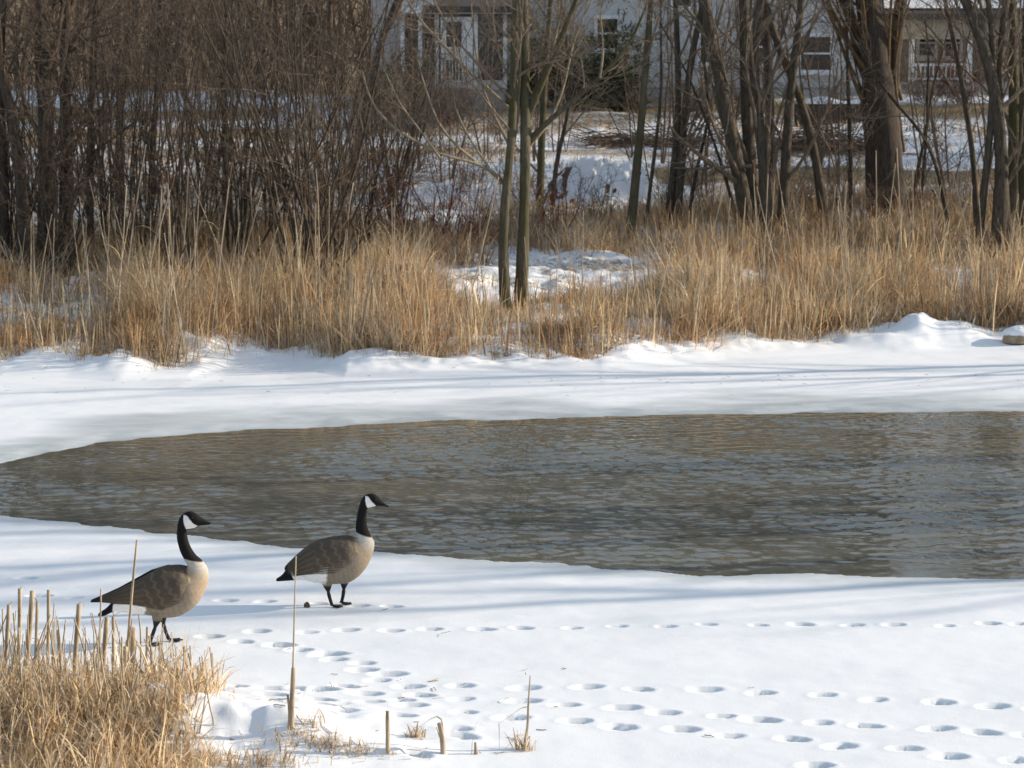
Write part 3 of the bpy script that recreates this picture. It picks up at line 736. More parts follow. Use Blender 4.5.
low_b = [(590, 225, 41.5, 1.4, 'low brown brush in front of the snowy mound'), (665, 222, 43, 1.6, 'low brush between the slender leaning trunk and the paired trunks'), (708, 226, 42.5, 2.2, 'tall thin brush left of the close trunk group'),
         (795, 222, 43, 1.8, 'brown brush right of the close trunk group'), (842, 215, 43.5, 1.6, 'brown brush left of the huge willow foot'), (872, 218, 41, 1.3, 'reddish brush against the front of the huge willow foot'),
         (915, 220, 42, 1.5, 'pale brush right of the huge willow foot'), (948, 222, 42.5, 1.9, 'thin brush between the small forked sapling and the right edge trunks'), (1008, 222, 41, 1.7, 'brush around the feet of the right edge trunks'),
         (520, 205, 44, 2.0, 'reddish brush close behind the twin trunk tree'), (470, 186, 46, 1.5, 'brown brush on the lawn left of the twin trunk tree'), (430, 176, 48, 1.7, 'dark brush on the lawn below the porch door'),
         (500, 150, 51, 1.4, 'brown brush on the lawn behind the twin trunk tree')]
for k, (px, py, Y, h, what) in enumerate(low_b):
    shrub('brush', what, px, py, Y, h, 13, .42, M['twig_red'] if k in (5, 9) else TD, TW if k % 2 else (M['twig_red'] if k in (5, 9) else TD), l2=9, l3=5, group='low brush among the trees', r0=.009, seed=170 + k)
for k, (px, py, Y, h) in enumerate([(402, 226, 38.5, 1.7), (440, 224, 38.8, 1.9), (475, 224, 38.6, 1.8), (555, 222, 39.5, 1.5)]):
    shrub('red_twig_shrub', ['left', 'middle', 'right', 'small far right'][k] + ' one of the red stemmed shrubs ' + ('right' if k == 3 else 'left') + ' of the twin trunk tree', px, py, Y, h, 16, .5,
          M['twig_red'], M['twig_red'], l2=7, l3=4, group='red stemmed shrubs behind the bank grass', r0=.010, seed=30 + k)
for k, (px, py, Y, h, n, what) in enumerate([(450, 122, 53.5, 1.7, 22, 'rounded brown shrub below the white door'), (395, 130, 53, 1.9, 22, 'dark brown shrub below the white gable'),
                                       (640, 112, 56, 1.2, 16, 'low brown shrub against the white wall right of the evergreen'), (690, 110, 56, 1.1, 16, 'low brown shrub under the white house windows'),
                                       (745, 112, 55.6, 1.3, 16, 'brown shrub at the house wall behind the close trunk group'), (930, 112, 58, 1.3, 20, 'wide brown shrub under the railed porch'),
                                       (962, 116, 57.5, 1.5, 20, 'reddish brown shrub at the right end of the railed porch'), (845, 110, 56.5, .9, 12, 'small shrub behind the snow topped ledge')]):
    shrub('garden_shrub', what, px, py, Y, h, n, .55, M['twig_red'] if k in (0, 6) else TD, M['twig_red'] if k in (6,) else TD, l2=14, l3=7, group='shrubs around the houses', r0=.010, seed=50 + k, up=.02)

# dark evergreens by the house: many short needle sprays through the volume
M['needle'] = blade_material('evergreen_needles', .15)
def evergreen(label, px, py, Y, wid, hgt, seed, parts=900):
    r = np.random.default_rng(seed)
    b = at(px, py, Y); b[2] = float(gz(b[0], b[1]))
    root = thing('evergreen_shrub', label, 'shrub', tuple(b), 'dark evergreens by the white house')
    n = 16
    st = np.tile([[0, 0, -.1]], (n, 1)).astype(float)
    d = np.stack([r.normal(0, .45, n), r.normal(0, .45, n), np.ones(n)], 1)
    P = walk(st, d, hgt * r.uniform(.6, 1.05, n), 9, .09, .0, r); Rd = np.linspace(.03, .006, 9)[None].repeat(n, 0)
    for k in range(3): MB().tubes(P[k], Rd[k], 6).build('stem', D, root)
    P2, R2 = spawn(P, Rd, 26, .12, 1, .9, .42, 6, .12, .0, .5, r=r)
    mb = MB()
    P2[:, :, 0] *= wid / hgt * .9; P[:, :, 0] *= wid / hgt * .9
    Pn, Rn = spawn(P2, R2, 26, .1, 1, .8, .25, 3, .2, -.02, .5, r=r)
    side = norm(r.normal(0, 1, (len(Pn), 3)))
    c = np.array([.022, .034, .014]) * r.uniform(.6, 1.8, (len(Pn), 1)) + np.array([.02, .012, .0]) * (r.random((len(Pn), 1)) < .2)
    mb.ribbons(Pn, np.tile([[.010, .012, .003]], (len(Pn), 1)), side, c)
    mb.build('foliage', M['needle'], root)
evergreen('large dark evergreen bush against the white house wall beside the window', 578, 118, 55.2, 3.5, 2.7, 5)
evergreen('dark evergreen bush between the porch and the larger evergreen', 536, 116, 56.0, 1.6, 1.7, 6)
evergreen('low dark evergreen at the foot of the white gable', 398, 122, 55.0, 1.5, 1.5, 8)
evergreen('thin yellowish evergreen at the right side of the large dark bush', 618, 114, 55.6, 1.1, 1.9, 9)

# far wood behind everything, one mass
def woodland():
    r = np.random.default_rng(21); mb = MB()
    n = 210
    x = r.uniform(-34, 36, n); y = r.uniform(66, 90, n)
    left = r.random(n) < .45
    x = np.where(left, r.uniform(-30, -4, n), x); y = np.where(left, r.uniform(60.5, 74, n), y)
    hh = r.uniform(6, 10.5, n)
    st = np.stack([x, y, gz(x, y) - .2], 1)
    P = walk(st, np.tile([[0, 0, 1.]], (n, 1)) + r.normal(0, .08, (n, 3)), hh, 14, .05, .03, r)
    Rd = (hh * .011)[:, None] * np.linspace(1, .15, 14)[None]
    mb.tubes(P, Rd, 6)
    P1, R1 = spawn(P, Rd, 26, .06, .98, .8, .27, 6, .11, .06, .4, r=r, rmin=.008); mb.tubes(P1, R1, 4)
    P2, R2 = spawn(P1, R1, 7, .15, .98, .7, .5, 4, .13, .04, .5, r=r, rmin=.006); mb.tubes(P2, R2, 3)
    n = 120                                # the wood runs on round the right side of the lawn
    x = r.uniform(17, 46, n); y = r.uniform(43, 66, n); thin = (y > 48) | (r.random(n) < .5); x, y, n = x[thin], y[thin], int(thin.sum()); x = np.maximum(x, 15 + (y - 37) * .12)
    hh = r.uniform(7, 13, n); st = np.stack([x, y, gz(x, y) - .2], 1)
    P = walk(st, np.tile([[0, 0, 1.]], (n, 1)) + r.normal(0, .08, (n, 3)), hh, 14, .05, .03, r)
    Rd = (hh * .012)[:, None] * np.linspace(1, .15, 14)[None]; mb.tubes(P, Rd, 6)
    P1, R1 = spawn(P, Rd, 22, .1, .98, .8, .27, 6, .11, .06, .4, r=r, rmin=.010); mb.tubes(P1, R1, 4)
    P2, R2 = spawn(P1, R1, 7, .15, .98, .7, .5, 4, .13, .04, .5, r=r, rmin=.008); mb.tubes(P2, R2, 3)
    # undergrowth
    m = 900
    x = r.uniform(-32, 34, m); y = r.uniform(62, 80, m); y = np.where((x > -5) & (y < 70), y + 8, y)
    st = np.stack([x, y, gz(x, y) - .1], 1)
    P = walk(st, np.stack([r.normal(0, .3, m), r.normal(0, .3, m), np.ones(m)], 1), r.uniform(1.5, 4.5, m), 7, .1, .03, r)
    Rd = np.full((m, 1), .018) * np.linspace(1, .3, 7)[None]; mb.tubes(P, Rd, 3)
    P2, R2 = spawn(P, Rd, 12, .1, .98, .6, .4, 4, .12, .03, .6, r=r, rmin=.006); mb.tubes(P2, R2, 3)
    o = mb.build('woodland', TD)
    tag(o, 'dense leafless brown wood behind the lawn and houses', 'woodland', kind='stuff')
woodland()

# ------------------------------------------------------------------ snow covered dirt mound, logs, rock, clod
def mound():
    c = at(606, 214, 45.0); c[2] = float(gz(c[0], c[1]))
    m = thing('dirt_mound', 'heap of brown soil half covered with lumpy snow behind the grass', 'dirt mound', tuple(c))
    def h(u, v):
        u, v = u * 1.1 - .1, v * 1.1
        e = np.exp(-(u / .95) ** 2 - (v / .8) ** 2) * 1.0 + .55 * np.exp(-((u + 1.0) / .6) ** 2 - ((v - .3) / .6) ** 2) + .4 * np.exp(-((u - .75) / .4) ** 2 - (v / .6) ** 2)
        e = e * .82
        return e + ((fbm(u * 2.4 + 9, v * 2.4, 4) - .5) * .55 + (vnoise(u * 7, v * 7) - .5) * .12 + (vnoise(u * 13, v * 13) - .5) * .07) * np.minimum(1, e * 3) - .12
    def sheet(name, mat, off, mask=None):
        u = np.linspace(-2.2, 2.0, 110); v = np.linspace(-1.7, 1.7, 90); U, V = np.meshgrid(u, v)
        Zz = h(U, V) + off
        zg = gz(U + c[0], V + c[1]) - c[2]
        Zz = np.maximum(Zz + np.minimum(zg, .3) * .8, zg - .15)
        i = np.arange(U.size).reshape(U.shape); q = np.stack([i[:-1, :-1], i[:-1, 1:], i[1:, 1:], i[1:, :-1]], -1).reshape(-1, 4)
        if mask is not None:
            mk = mask(U, V).ravel(); q = q[mk[q].min(1) > 0]
        mb = MB(); mb.add(np.stack([U, V, Zz], -1), q); return mb.build(name, mat, m)
    sheet('soil', M['soil'], 0)
    u = np.linspace(-2.2, 2.0, 110); v = np.linspace(-1.7, 1.7, 90); U, V = np.meshgrid(u, v)
    depth = .065 + (fbm(U * 7 + 2, V * 7, 4) - .5) * .30 + (vnoise(U * 22, V * 22) - .5) * .07 - .16 * smooth(.05, .45, V) - .05 * smooth(.4, 1.3, -U)
    sheet('snow_cover', M['snow_cap'], np.minimum(depth, .09))
mound()

def log(label, p0, p1, Y, r0, cap=True, seed=0):
    a, b = hit(*p0), hit(*p1)
    a = at(p0[0], p0[1], Y); b = at(p1[0], p1[1], Y)
    for q in (a, b): q[2] = float(gz(q[0], q[1])) + r0 * .55
    o = (a + b) / 2
    t = thing('fallen_log', label, 'log', tuple(o), 'logs lying on the snowy lawn')
    r = np.random.default_rng(seed)
    P = a + (b - a) * np.linspace(0, 1, 14)[:, None]; P[:, 2] += r.normal(0, r0 * .08, 14); P = P - o
    Rd = r0 * r.uniform(.9, 1.1, 14)
    MB().tubes(P, Rd, 9, cap=True).build('bark', M['bark_dark'], t)
    if cap:
        Q = P[1:-1] + np.array([0, .01, r0 * .62]); MB().tubes(Q, Rd[1:-1] * .62 * r.uniform(.6, 1.05, 12), 8, cap=True).build('snow_cap', M['snow_cap'], t)
def pile(label, p0, p1, Y, h, n, seed):
    a, b = at(*p0, Y), at(*p1, Y); o = (a + b) / 2; o[2] = float(gz(o[0], o[1]))
    t = thing('brush_pile', label, 'brush pile', tuple(o), 'brush piles on the lawn')
    r = np.random.default_rng(seed)
    L = abs(b[0] - a[0])
    x = r.uniform(-.5, .5, n) * L; y = r.normal(0, .35, n); z = np.abs(r.normal(0, h * .5, n)) + gz(x + o[0], y + o[1]) - o[2]
    d = np.stack([r.choice([-1, 1], n), r.normal(0, .5, n), r.normal(.0, .22, n)], 1)
    P = walk(np.stack([x, y, z], 1), d, r.uniform(.4, 1.3, n), 6, .1, -.02, r)
    MB().tubes(P, r.uniform(.006, .02, n)[:, None] * np.linspace(1, .4, 6)[None], 5).build('sticks', M['twig_dark'], t)
pile('long dark brush row lying behind the close trunk group', (782, 150), (872, 146), 50.5, .42, 420, 1)
pile('flat brown brush heap on the lawn behind the snowy mound', (590, 144), (695, 138), 51.5, .22, 300, 2)
log('brown log lying at the foot of the close trunk group', (690, 212), (742, 214), 43.5, .16, True, 3)
log('short reddish log by the arching trunk', (796, 208), (845, 206), 43.8, .15, True, 4)

def lump(name, mat, c, rx, ry, rz, parent, seed, cut=-.3, n=20):
    r = np.random.default_rng(seed)
    th = np.linspace(0, math.pi, n); ph = np.linspace(0, 2 * math.pi, 2 * n, endpoint=False)
    TH, PH = np.meshgrid(th, ph, indexing='ij')
    k = 1 + .3 * (fbm(TH * 1.6 + seed, np.abs(PH - math.pi) * 1.6, 3) - .5)
    V = np.stack([rx * np.sin(TH) * np.cos(PH) * k, ry * np.sin(TH) * np.sin(PH) * k, np.maximum(rz * np.cos(TH) * k, cut * rz)], -1) + np.array(c)
    i = np.arange(n * 2 * n).reshape(n, 2 * n); j = np.roll(i, -1, 1)
    mb = MB(); mb.add(V, np.stack([i[:-1], i[1:], j[1:], j[:-1]], -1).reshape(-1, 4))
    return mb.build(name, mat, parent)

p = hit(1019, 343)
rk = thing('snow_capped_rock', 'brown rock capped with snow on the far bank at the right edge', 'rock', tuple(p))
lump('stone', M['rock'], (0, 0, .05), .26, .2, .16, rk, 3); lump('snow_cap', M['snow_cap'], (0, 0.01, .15), .25, .19, .11, rk, 4)
p = on_plane(307, 607.5)
cl = thing('mud_clod', 'small dark clod on the ice beside the standing goose', 'clod', (p[0], p[1], float(gz(p[0], p[1]))))
cm = MB(); r = np.random.default_rng(2)
for k in range(1):
    th = np.linspace(0, math.pi, 9); ph = np.linspace(0, 2 * math.pi, 12, endpoint=False); TH, PH = np.meshgrid(th, ph, indexing='ij')
    kk = 1 + .35 * (r.random(TH.shape) - .5) * np.sin(TH)
    V = np.stack([.019 * np.sin(TH) * np.cos(PH) * kk * (1.2 - .5 * np.cos(TH)), .017 * np.sin(TH) * np.sin(PH) * kk, .018 + .022 * np.cos(TH)], -1)
    i = np.arange(V.shape[0] * 12).reshape(-1, 12); j = np.roll(i, -1, 1)
    cm.add(V, np.stack([i[:-1], i[1:], j[1:], j[:-1]], -1).reshape(-1, 4))
cm.build('clod', M['soil'], cl)

# ------------------------------------------------------------------ dry grass
STRAW = np.array([[.60, .46, .28], [.50, .375, .225], [.70, .57, .39], [.32, .22, .13], [.48, .35, .215], [.46, .40, .31]])
def blades(mb, bx, by, h, r, wid=.004, bend=.5, lean=.25, N=5, tint=None, bz=None, splay=None):
    T = len(bx)
    bz = gz(bx, by) - .03 if bz is None else bz
    az = r.uniform(0, 2 * math.pi, T) if splay is None else splay
    dirn = np.stack([np.cos(az), np.sin(az), np.zeros(T)], 1)
    ln = np.abs(r.normal(0, lean, T)); bd = np.abs(r.normal(0, bend, T))
    t = np.linspace(0, 1, N)
    a = ln[:, None] + bd[:, None] * 1.6 * t[None] ** 1.5
    kink = (r.random(T) < .3)[:, None] * (t[None] > r.uniform(.3, .8, T)[:, None]) * r.uniform(.7, 2.3, T)[:, None]
    a = a + kink
    dz, dx = np.cos(a), np.sin(a)
    st = h[:, None] / (N - 1)
    zz = np.concatenate([np.zeros((T, 1)), np.cumsum(dz[:, :-1] * st, 1)], 1); xx = np.concatenate([np.zeros((T, 1)), np.cumsum(dx[:, :-1] * st, 1)], 1)
    P = np.stack([bx, by, bz], 1)[:, None] + dirn[:, None] * xx[..., None] + np.array([0, 0, 1.])[None, None] * zz[..., None]
    sa = r.uniform(0, math.pi, T); side = np.stack([np.cos(sa), np.sin(sa), r.normal(0, .15, T)], 1)
    W = (wid * r.choice([.6, .9, 1.2, 1.9], T) * r.uniform(.8, 1.2, T))[:, None] * np.array([.9, 1, .85, .6, .15])[None, :N] if N == 5 else (wid * r.uniform(.6, 1.4, T))[:, None] * np.linspace(1, .15, N)[None]
    c = STRAW[r.integers(0, len(STRAW), T)] * r.uniform(.7, 1.35, (T, 1))
    if tint is not None: c = c * tint
    mb.ribbons(P, W, side, c)

def clump_field(name, label, n, xr, yfun, hfun, dens, per, seed, wid, rad=.16, keep=None, bend=.45, lean=.22):
    r = np.random.default_rng(seed)
    cx = r.uniform(*xr, n); cy = yfun(cx, r)
    if keep is not None:
        k = keep(cx, cy, r); cx, cy = cx[k], cy[k]
    hc = hfun(cx, cy, r)
    idx = np.repeat(np.arange(len(cx)), per)
    off = r.normal(0, rad, (len(idx), 2))
    bx, by = cx[idx] + off[:, 0], cy[idx] + off[:, 1] * .8
    h = hc[idx] * r.uniform(.45, 1.1, len(idx))
    tint = (1 + r.normal(0, .16, (len(cx), 1)))[idx] * np.array([[1, .97, .93]]) ** r.normal(0, 2.6, (len(cx), 1))[idx]
    rust = (r.random(len(cx)) < .22)[idx, None]; drab = (r.random(len(cx)) < .25)[idx, None]
    tint = tint * np.where(rust, [[.92, .72, .55]], 1.0) * np.where(drab, [[.74, .76, .80]], 1.0)
    mb = MB(); blades(mb, bx, by, h, r, wid, bend, lean, tint=np.clip(tint, .4, 1.35), splay=np.arctan2(off[:, 1], off[:, 0]) + r.normal(0, .8, len(idx)))
    return tag(mb.build(name, M['grass']), label, 'grass', kind='stuff')

def front(x): return np.interp(x, frw[:, 0], frw[:, 1])
def gap(x, y):                            # snow left open between the two belts of grass
    px = 512 + x / (y * CP) * F
    s = y - front(x)
    g = (smooth(425, 450, px) * (1 - smooth(640, 690, px)) * smooth(3.6, 4.3, s) * (1 - smooth(7.6, 8.4, s)))
    g2 = smooth(728, 745, px) * (1 - smooth(790, 810, px)) * smooth(3.2, 3.8, s) * (1 - smooth(5.5, 6.2, s))
    g3 = (1 - smooth(105, 140, px)) * smooth(2.2, 2.8, s) * (1 - smooth(4.2, 5.0, s))
    g4 = smooth(915, 935, px) * (1 - smooth(985, 1000, px)) * smooth(3.5, 4, s) * (1 - smooth(5.5, 6, s))
    return np.maximum.reduce([g, g2, g3, g4])
def keep_front(x, y, r):
    return (r.random(len(x)) > gap(x, y) * .86) & (fbm(x * 1.0 + 4, y * 1.3, 3) + r.normal(0, .05, len(x)) > .455)
def low(x, y):                            # shorter stretches in front of the open snow
    px = 512 + x / (y * CP) * F
    return 1 - .42 * smooth(415, 450, px) * (1 - smooth(650, 690, px)) - .6 * (1 - smooth(95, 140, px)) - .25 * smooth(730, 745, px) * (1 - smooth(790, 810, px)) - .28 * np.exp(-((px - 520) / 32) ** 2)
clump_field('bank_grass', 'tan dry grass and sedge along the far edge of the pond', 1500, (-11, 11.5),
            lambda x, r: front(x) + .25 + r.uniform(0, 1, len(x)) ** 1.1 * 4.2 + r.normal(0, .12, len(x)),
            lambda x, y, r: (.06 + 1.42 * fbm(x * 1.0, y * 1.0 + 2, 3)) * r.uniform(.5, 1.2, len(x)) * (.6 + .4 * smooth(0, 1.4, y - front(x))) * low(x, y), None, 72, 31, .0042, keep=keep_front, bend=.85, lean=.42)
clump_field('bank_stalks', 'thin upright dead stalks standing through the far bank grass', 900, (-11, 11.5),
            lambda x, r: front(x) + .05 + r.uniform(0, 1, len(x)) ** 1.3 * 4.5,
            lambda x, y, r: (.6 + 1.1 * fbm(x * .5 + 3, y * .5, 3)) * r.uniform(.6, 1.25, len(x)) * low(x, y) ** .6, None, 7, 34, .0048, rad=.14, keep=lambda x, y, r: r.random(len(x)) > gap(x, y) * .8, bend=.16, lean=.12)
clump_field('flattened_grass', 'flattened and broken dry grass matted over the far bank', 1300, (-11, 11.5),
            lambda x, r: front(x) + .1 + r.uniform(0, 1, len(x)) * 7.5,
            lambda x, y, r: r.uniform(.35, .85, len(x)) * low(x, y), None, 34, 35, .0046, rad=.22, keep=lambda x, y, r: r.random(len(x)) > gap(x, y) * .93, bend=.8, lean=.95)
clump_field('meadow_grass', 'dry meadow grass behind the snow gap at the foot of the trees', 1700, (-12, 13),
            lambda x, r: front(x) + 4.2 + r.uniform(0, 1, len(x)) * 8.0,
            lambda x, y, r: (.15 + 1.15 * fbm(x * .8 + 7, y * .8, 3)) * r.uniform(.5, 1.25, len(x)), None, 50, 32, .0052, rad=.2,
            keep=lambda x, y, r: (r.random(len(x)) > gap(x, y)) & (fbm(x * .8 + 1, y * .9, 3) > .36), bend=.75, lean=.34)
clump_field('lawn_grass', 'thin straw coloured grass poking through the snow of the lawn', 1500, (-15, 17),
            lambda x, r: r.uniform(43, 56, len(x)), lambda x, y, r: r.uniform(.12, .35, len(x)), None, 22, 33, .006, rad=.25,
            keep=lambda x, y, r: fbm(x * .3 + 1, y * .9, 2) > .42)

# near clump at lower left
def near_grass():
    r = np.random.default_rng(41); mb = MB()
    poly_top = lambda px: np.interp(px, [-60, 0, 40, 80, 120, 150, 180, 205, 225, 240], [640, 655, 665, 675, 690, 690, 688, 690, 722, 768])
    pts = []
    while len(pts) < 520:
        px = r.uniform(-120, 235); py = r.uniform(650, 850)
        if py < poly_top(px) + 10: continue
        if 165 < px and 725 < py < 775 and r.random() < .75: continue
        if px > 215 and py > 735: continue
        p_ = on_plane(px, py, .1); pts.append(p_[:2])
    c = np.array(pts)
    per = 30; idx = np.repeat(np.arange(len(c)), per); off = r.normal(0, .07, (len(idx), 2))
    hc = r.uniform(.09, .38, len(c))
    tint = (1.26 + r.normal(0, .22, (len(c), 1)))[idx] * np.array([[1.0, 1.0, 1.0]])
    blades(mb, c[idx, 0] + off[:, 0], c[idx, 1] + off[:, 1], hc[idx] * r.uniform(.5, 1.2, len(idx)), r, .0036, 1.0, .5, tint=tint)
    # straggling thin wisps
    m = 260; k = r.integers(0, len(c), m); w = c[k] + r.normal(0, .12, (m, 2))
    blades(mb, w[:, 0], w[:, 1], r.uniform(.3, .5, m), r, .0014, .5, .3)
    tag(mb.build('near_dry_grass', M['grass']), 'tangled straw coloured dry grass in the near left corner', 'grass', kind='stuff')
near_grass()

def tuft(label, px, py, wid, dep, n, h, seed):
    r = np.random.default_rng(seed)
    p_ = hit(px, py, 9, 20)
    bx = p_[0] + r.normal(0, wid, n); by = p_[1] + r.normal(0, dep, n)
    mb = MB(); blades(mb, bx - p_[0], by - p_[1], h * r.uniform(.4, 1.2, n), r, .0022, .6, .4, bz=gz(bx, by) - p_[2] - .02)
    o = mb.build('grass_tuft', M['grass'], None, tuple(p_))
    tag(o, label, 'grass tuft', 'small grass tufts in the near snow')
tuft('low wide tuft of straw poking from the snow left of the row of reed stubs', 330, 748, .16, .03, 420, .09, 61)
tuft('small brown tuft between two broken reed stubs', 417, 738, .03, .02, 90, .09, 62)
tuft('straw tuft on the snow below the tall lone reed', 262, 763, .12, .05, 300, .10, 63)
tuft('pale wispy tuft at the foot of the rightmost reed', 523, 750, .025, .02, 60, .14, 64)
tuft('thin tuft right beside the tall lone reed', 312, 727, .03, .02, 40, .12, 65)
tuft('short stubble tuft at the bottom edge of the snow hump', 205, 764, .1, .05, 260, .12, 66)

# ------------------------------------------------------------------ reeds
def reed_path(pts, d0): return [at(px, py, d0) for px, py in pts]
def reed(name, label, pts, w0, w1, group=None, leaves=(), sheath=None, cat='reed', d0=None):
    b = hit(*pts[0], 9, 20) if d0 is None else at(*pts[0], d0)
    Y = b[1]
    W = np.array([at(px, py, Y) for px, py in pts]); W[0, 2] = min(W[0, 2], float(gz(W[0, 0], W[0, 1]))) - .03
    root = thing(name, label, cat, tuple(W[0]), group)
    if name == 'reed_stub': W[1:] += rng.normal(0, .006, W[1:].shape) * np.array([1, 1, .5])
    P = resample(W, max(6, 3 * len(pts))) - W[0]
    k = len(P); Rd = np.linspace(w0, w1, k) / 2 * Y / F
    MB().tubes(P, Rd, 7, cap=True).build('stalk', M['reed'], root)
    if sheath:
        S = resample(np.array([at(px, py, Y) for px, py in sheath[0]]), 7) - W[0]
        MB().tubes(S, np.array([1, 1, 1, .97, .93, .9, .8]) * sheath[1] / 2 * Y / F, 8, cap=True).build('sheath', M['reed'], root)
    for L, lw in leaves:
        Q = resample(np.array([at(px, py, Y + .01 * i) for i, (px, py) in enumerate(L)]), 9) - W[0]
        mb = MB(); mb.ribbons(Q[None], (lw / 2 * Y / F) * np.linspace(1, .3, 9)[None], np.array([[.5, .1, .85]]) / 1.0, np.array([[.40, .30, .17]]))
        mb.build('leaf', M['reed_leaf'], root)
    if name == 'reed_stub' and not leaves and w0 > 3:   # torn sheath hanging off the stub
        for q in range(2):
            k0 = int(rng.integers(3, k)); az = rng.uniform(0, 6.28); L = rng.uniform(.05, .14); t = np.linspace(0, 1, 6)
            Q = P[min(k0, k - 1)] + np.stack([np.cos(az) * L * t, np.sin(az) * L * t, L * (.9 * t - rng.uniform(.4, 1.8) * t * t)], 1)
            mb = MB(); mb.ribbons(Q[None], .0038 * np.linspace(1, .2, 6)[None], np.array([[-math.sin(az), math.cos(az), .2]]), np.array([[.42, .32, .19]]) * rng.uniform(.7, 1.1)); mb.build('leaf', M['reed_leaf'], root)
    return root
def c3(a, b): return (a / 3.103, 540 + b / 3.103)
def c4(a, b): return (270 + a / 2.926, 560 + b / 2.926)
GN = 'broken reed stubs in the near grass clump'
stubs = [((10, 520), (25, 200), 14), ((45, 480), (62, 150), 14), ((70, 440), (98, 155), 18), ((108, 520), (112, 195), 12), ((145, 500), (155, 155), 12), ((188, 540), (188, 280), 10),
         ((222, 520), (245, 200), 18), ((262, 600), (262, 400), 13), ((296, 520), (318, 150), 6), ((310, 560), (328, 240), 18), ((350, 540), (350, 240), 12), ((370, 560), (392, 330), 20), ((408, 520), (415, 270), 22),
         ((445, 520), (452, 270), 10), ((500, 520), (500, 330), 10), ((575, 520), (578, 335), 10), ((622, 520), (618, 390), 9), ((660, 540), (662, 350), 8)]
ordn = ['leftmost', 'second', 'third', 'fourth', 'fifth', 'sixth', 'seventh', 'eighth', 'ninth', 'tenth', 'eleventh', 'twelfth', 'thirteenth', 'fourteenth', 'fifteenth', 'sixteenth', 'seventeenth', 'rightmost']
for k, (a, b, w) in enumerate(stubs):
    look = 'thick' if w >= 18 else ('thin' if w <= 10 else 'upright')
    o = reed('reed_stub', f'{look} broken tan reed stub in the near grass clump, {ordn[k]}' + (' in its row' if k in (0, 17) else ' from the left'), [c3(*a), c3((a[0] + b[0]) / 2 + 1, (a[1] + b[1]) / 2), c3(*b)], w / 3.1, w / 3.1 * .9, GN, d0=13.1 - .02 * k + .25 * ((k * 7) % 5) / 5 - .5)
def near_stalks():
    r = np.random.default_rng(91); mb = MB()
    n = 230; px = 225 - 265 * r.uniform(0, 1, n) ** .8; py = r.uniform(660, 760, n)
    b = np.array([on_plane(a, c, .1) for a, c in zip(px, py)]); b[:, 2] = gz(b[:, 0], b[:, 1]) - .02
    P = walk(b, np.stack([r.normal(0, .15, n), r.normal(0, .15, n), np.ones(n)], 1), r.uniform(.18, .58, n) * np.interp(px, [0, 100, 220], [1, .9, .5]), 6, .05, 0, r)
    mb.tubes(P, r.uniform(.0016, .0068, n) [:, None] * np.linspace(1, .75, 6)[None], 5, cap=True)
    tag(mb.build('near_stalks', M['reed']), 'thin broken dead stalks tangled in the near left grass', 'dead stalks', kind='stuff')
near_stalks()
reed('tall_reed', 'tall thin grey reed standing in front of the walking goose', [(122, 705), (128, 640), (133, 580), (137, 540)], 3.4, 2.2, 'tall lone reeds in the near snow', d0=12.5)
reed('tall_reed', 'tall lone reed with a thick broken base in the snow below the standing goose', [(291.5, 731), (293, 670), (294.5, 610), (296, 556)], 2.6, 1.1, 'tall lone reeds in the near snow',
     sheath=([(291.5, 731), (292, 705), (293.5, 668)], 5.6), leaves=[([(289, 731), (285, 742), (282, 755)], 2), ([(295, 728), (301, 705), (305, 692)], 1.2), ([(296, 715), (304, 725), (309, 731)], 1.4)])
reed('reed_stub', 'short thick reed stub right against the base of the tall lone reed', [(288.5, 731), (288, 712), (287.5, 694)], 3, 2.5, 'broken reed stubs in the near snow')
GF = 'broken reed stubs in the near snow'
reed('reed_stub', 'stout broken reed stub with a leaning thin stalk, leftmost in the snow row', [c4(345, 562), c4(344, 500), c4(343, 442)], 5, 4.2, GF, leaves=[([c4(300, 552), c4(318, 500), c4(338, 462)], 1.6)])
reed('reed_stub', 'split reed stub with a long leaf folded down to the left', [c4(508, 568), c4(503, 520), c4(497, 478)], 6, 5, GF, leaves=[([c4(508, 520), c4(506, 440), c4(490, 446), c4(430, 495), c4(375, 545)], 1.8), ([c4(512, 560), c4(490, 500), c4(486, 488)], 3)])
reed('reed_stub', 'lowest reed stub with a thin blade, between the split stub and the rightmost reed', [c4(602, 572), c4(601, 552), c4(600, 535)], 5, 2.5, GF, leaves=[([c4(590, 570), c4(592, 520), c4(606, 472)], 1.3), ([c4(606, 568), c4(612, 560), c4(618, 566)], 2)])
reed('reed_stub', 'rightmost reed in the near snow, thin tipped with a bent leaf', [c4(740, 557), c4(748, 490), c4(754, 430), c4(760, 340)], 3.8, 1.1, GF, leaves=[([c4(752, 430), c4(740, 428), c4(690, 466), c4(670, 478)], 1.4), ([c4(670, 478), c4(671, 520), c4(671, 548)], 1.6), ([c4(742, 552), c4(728, 530), c4(722, 520)], 2)])

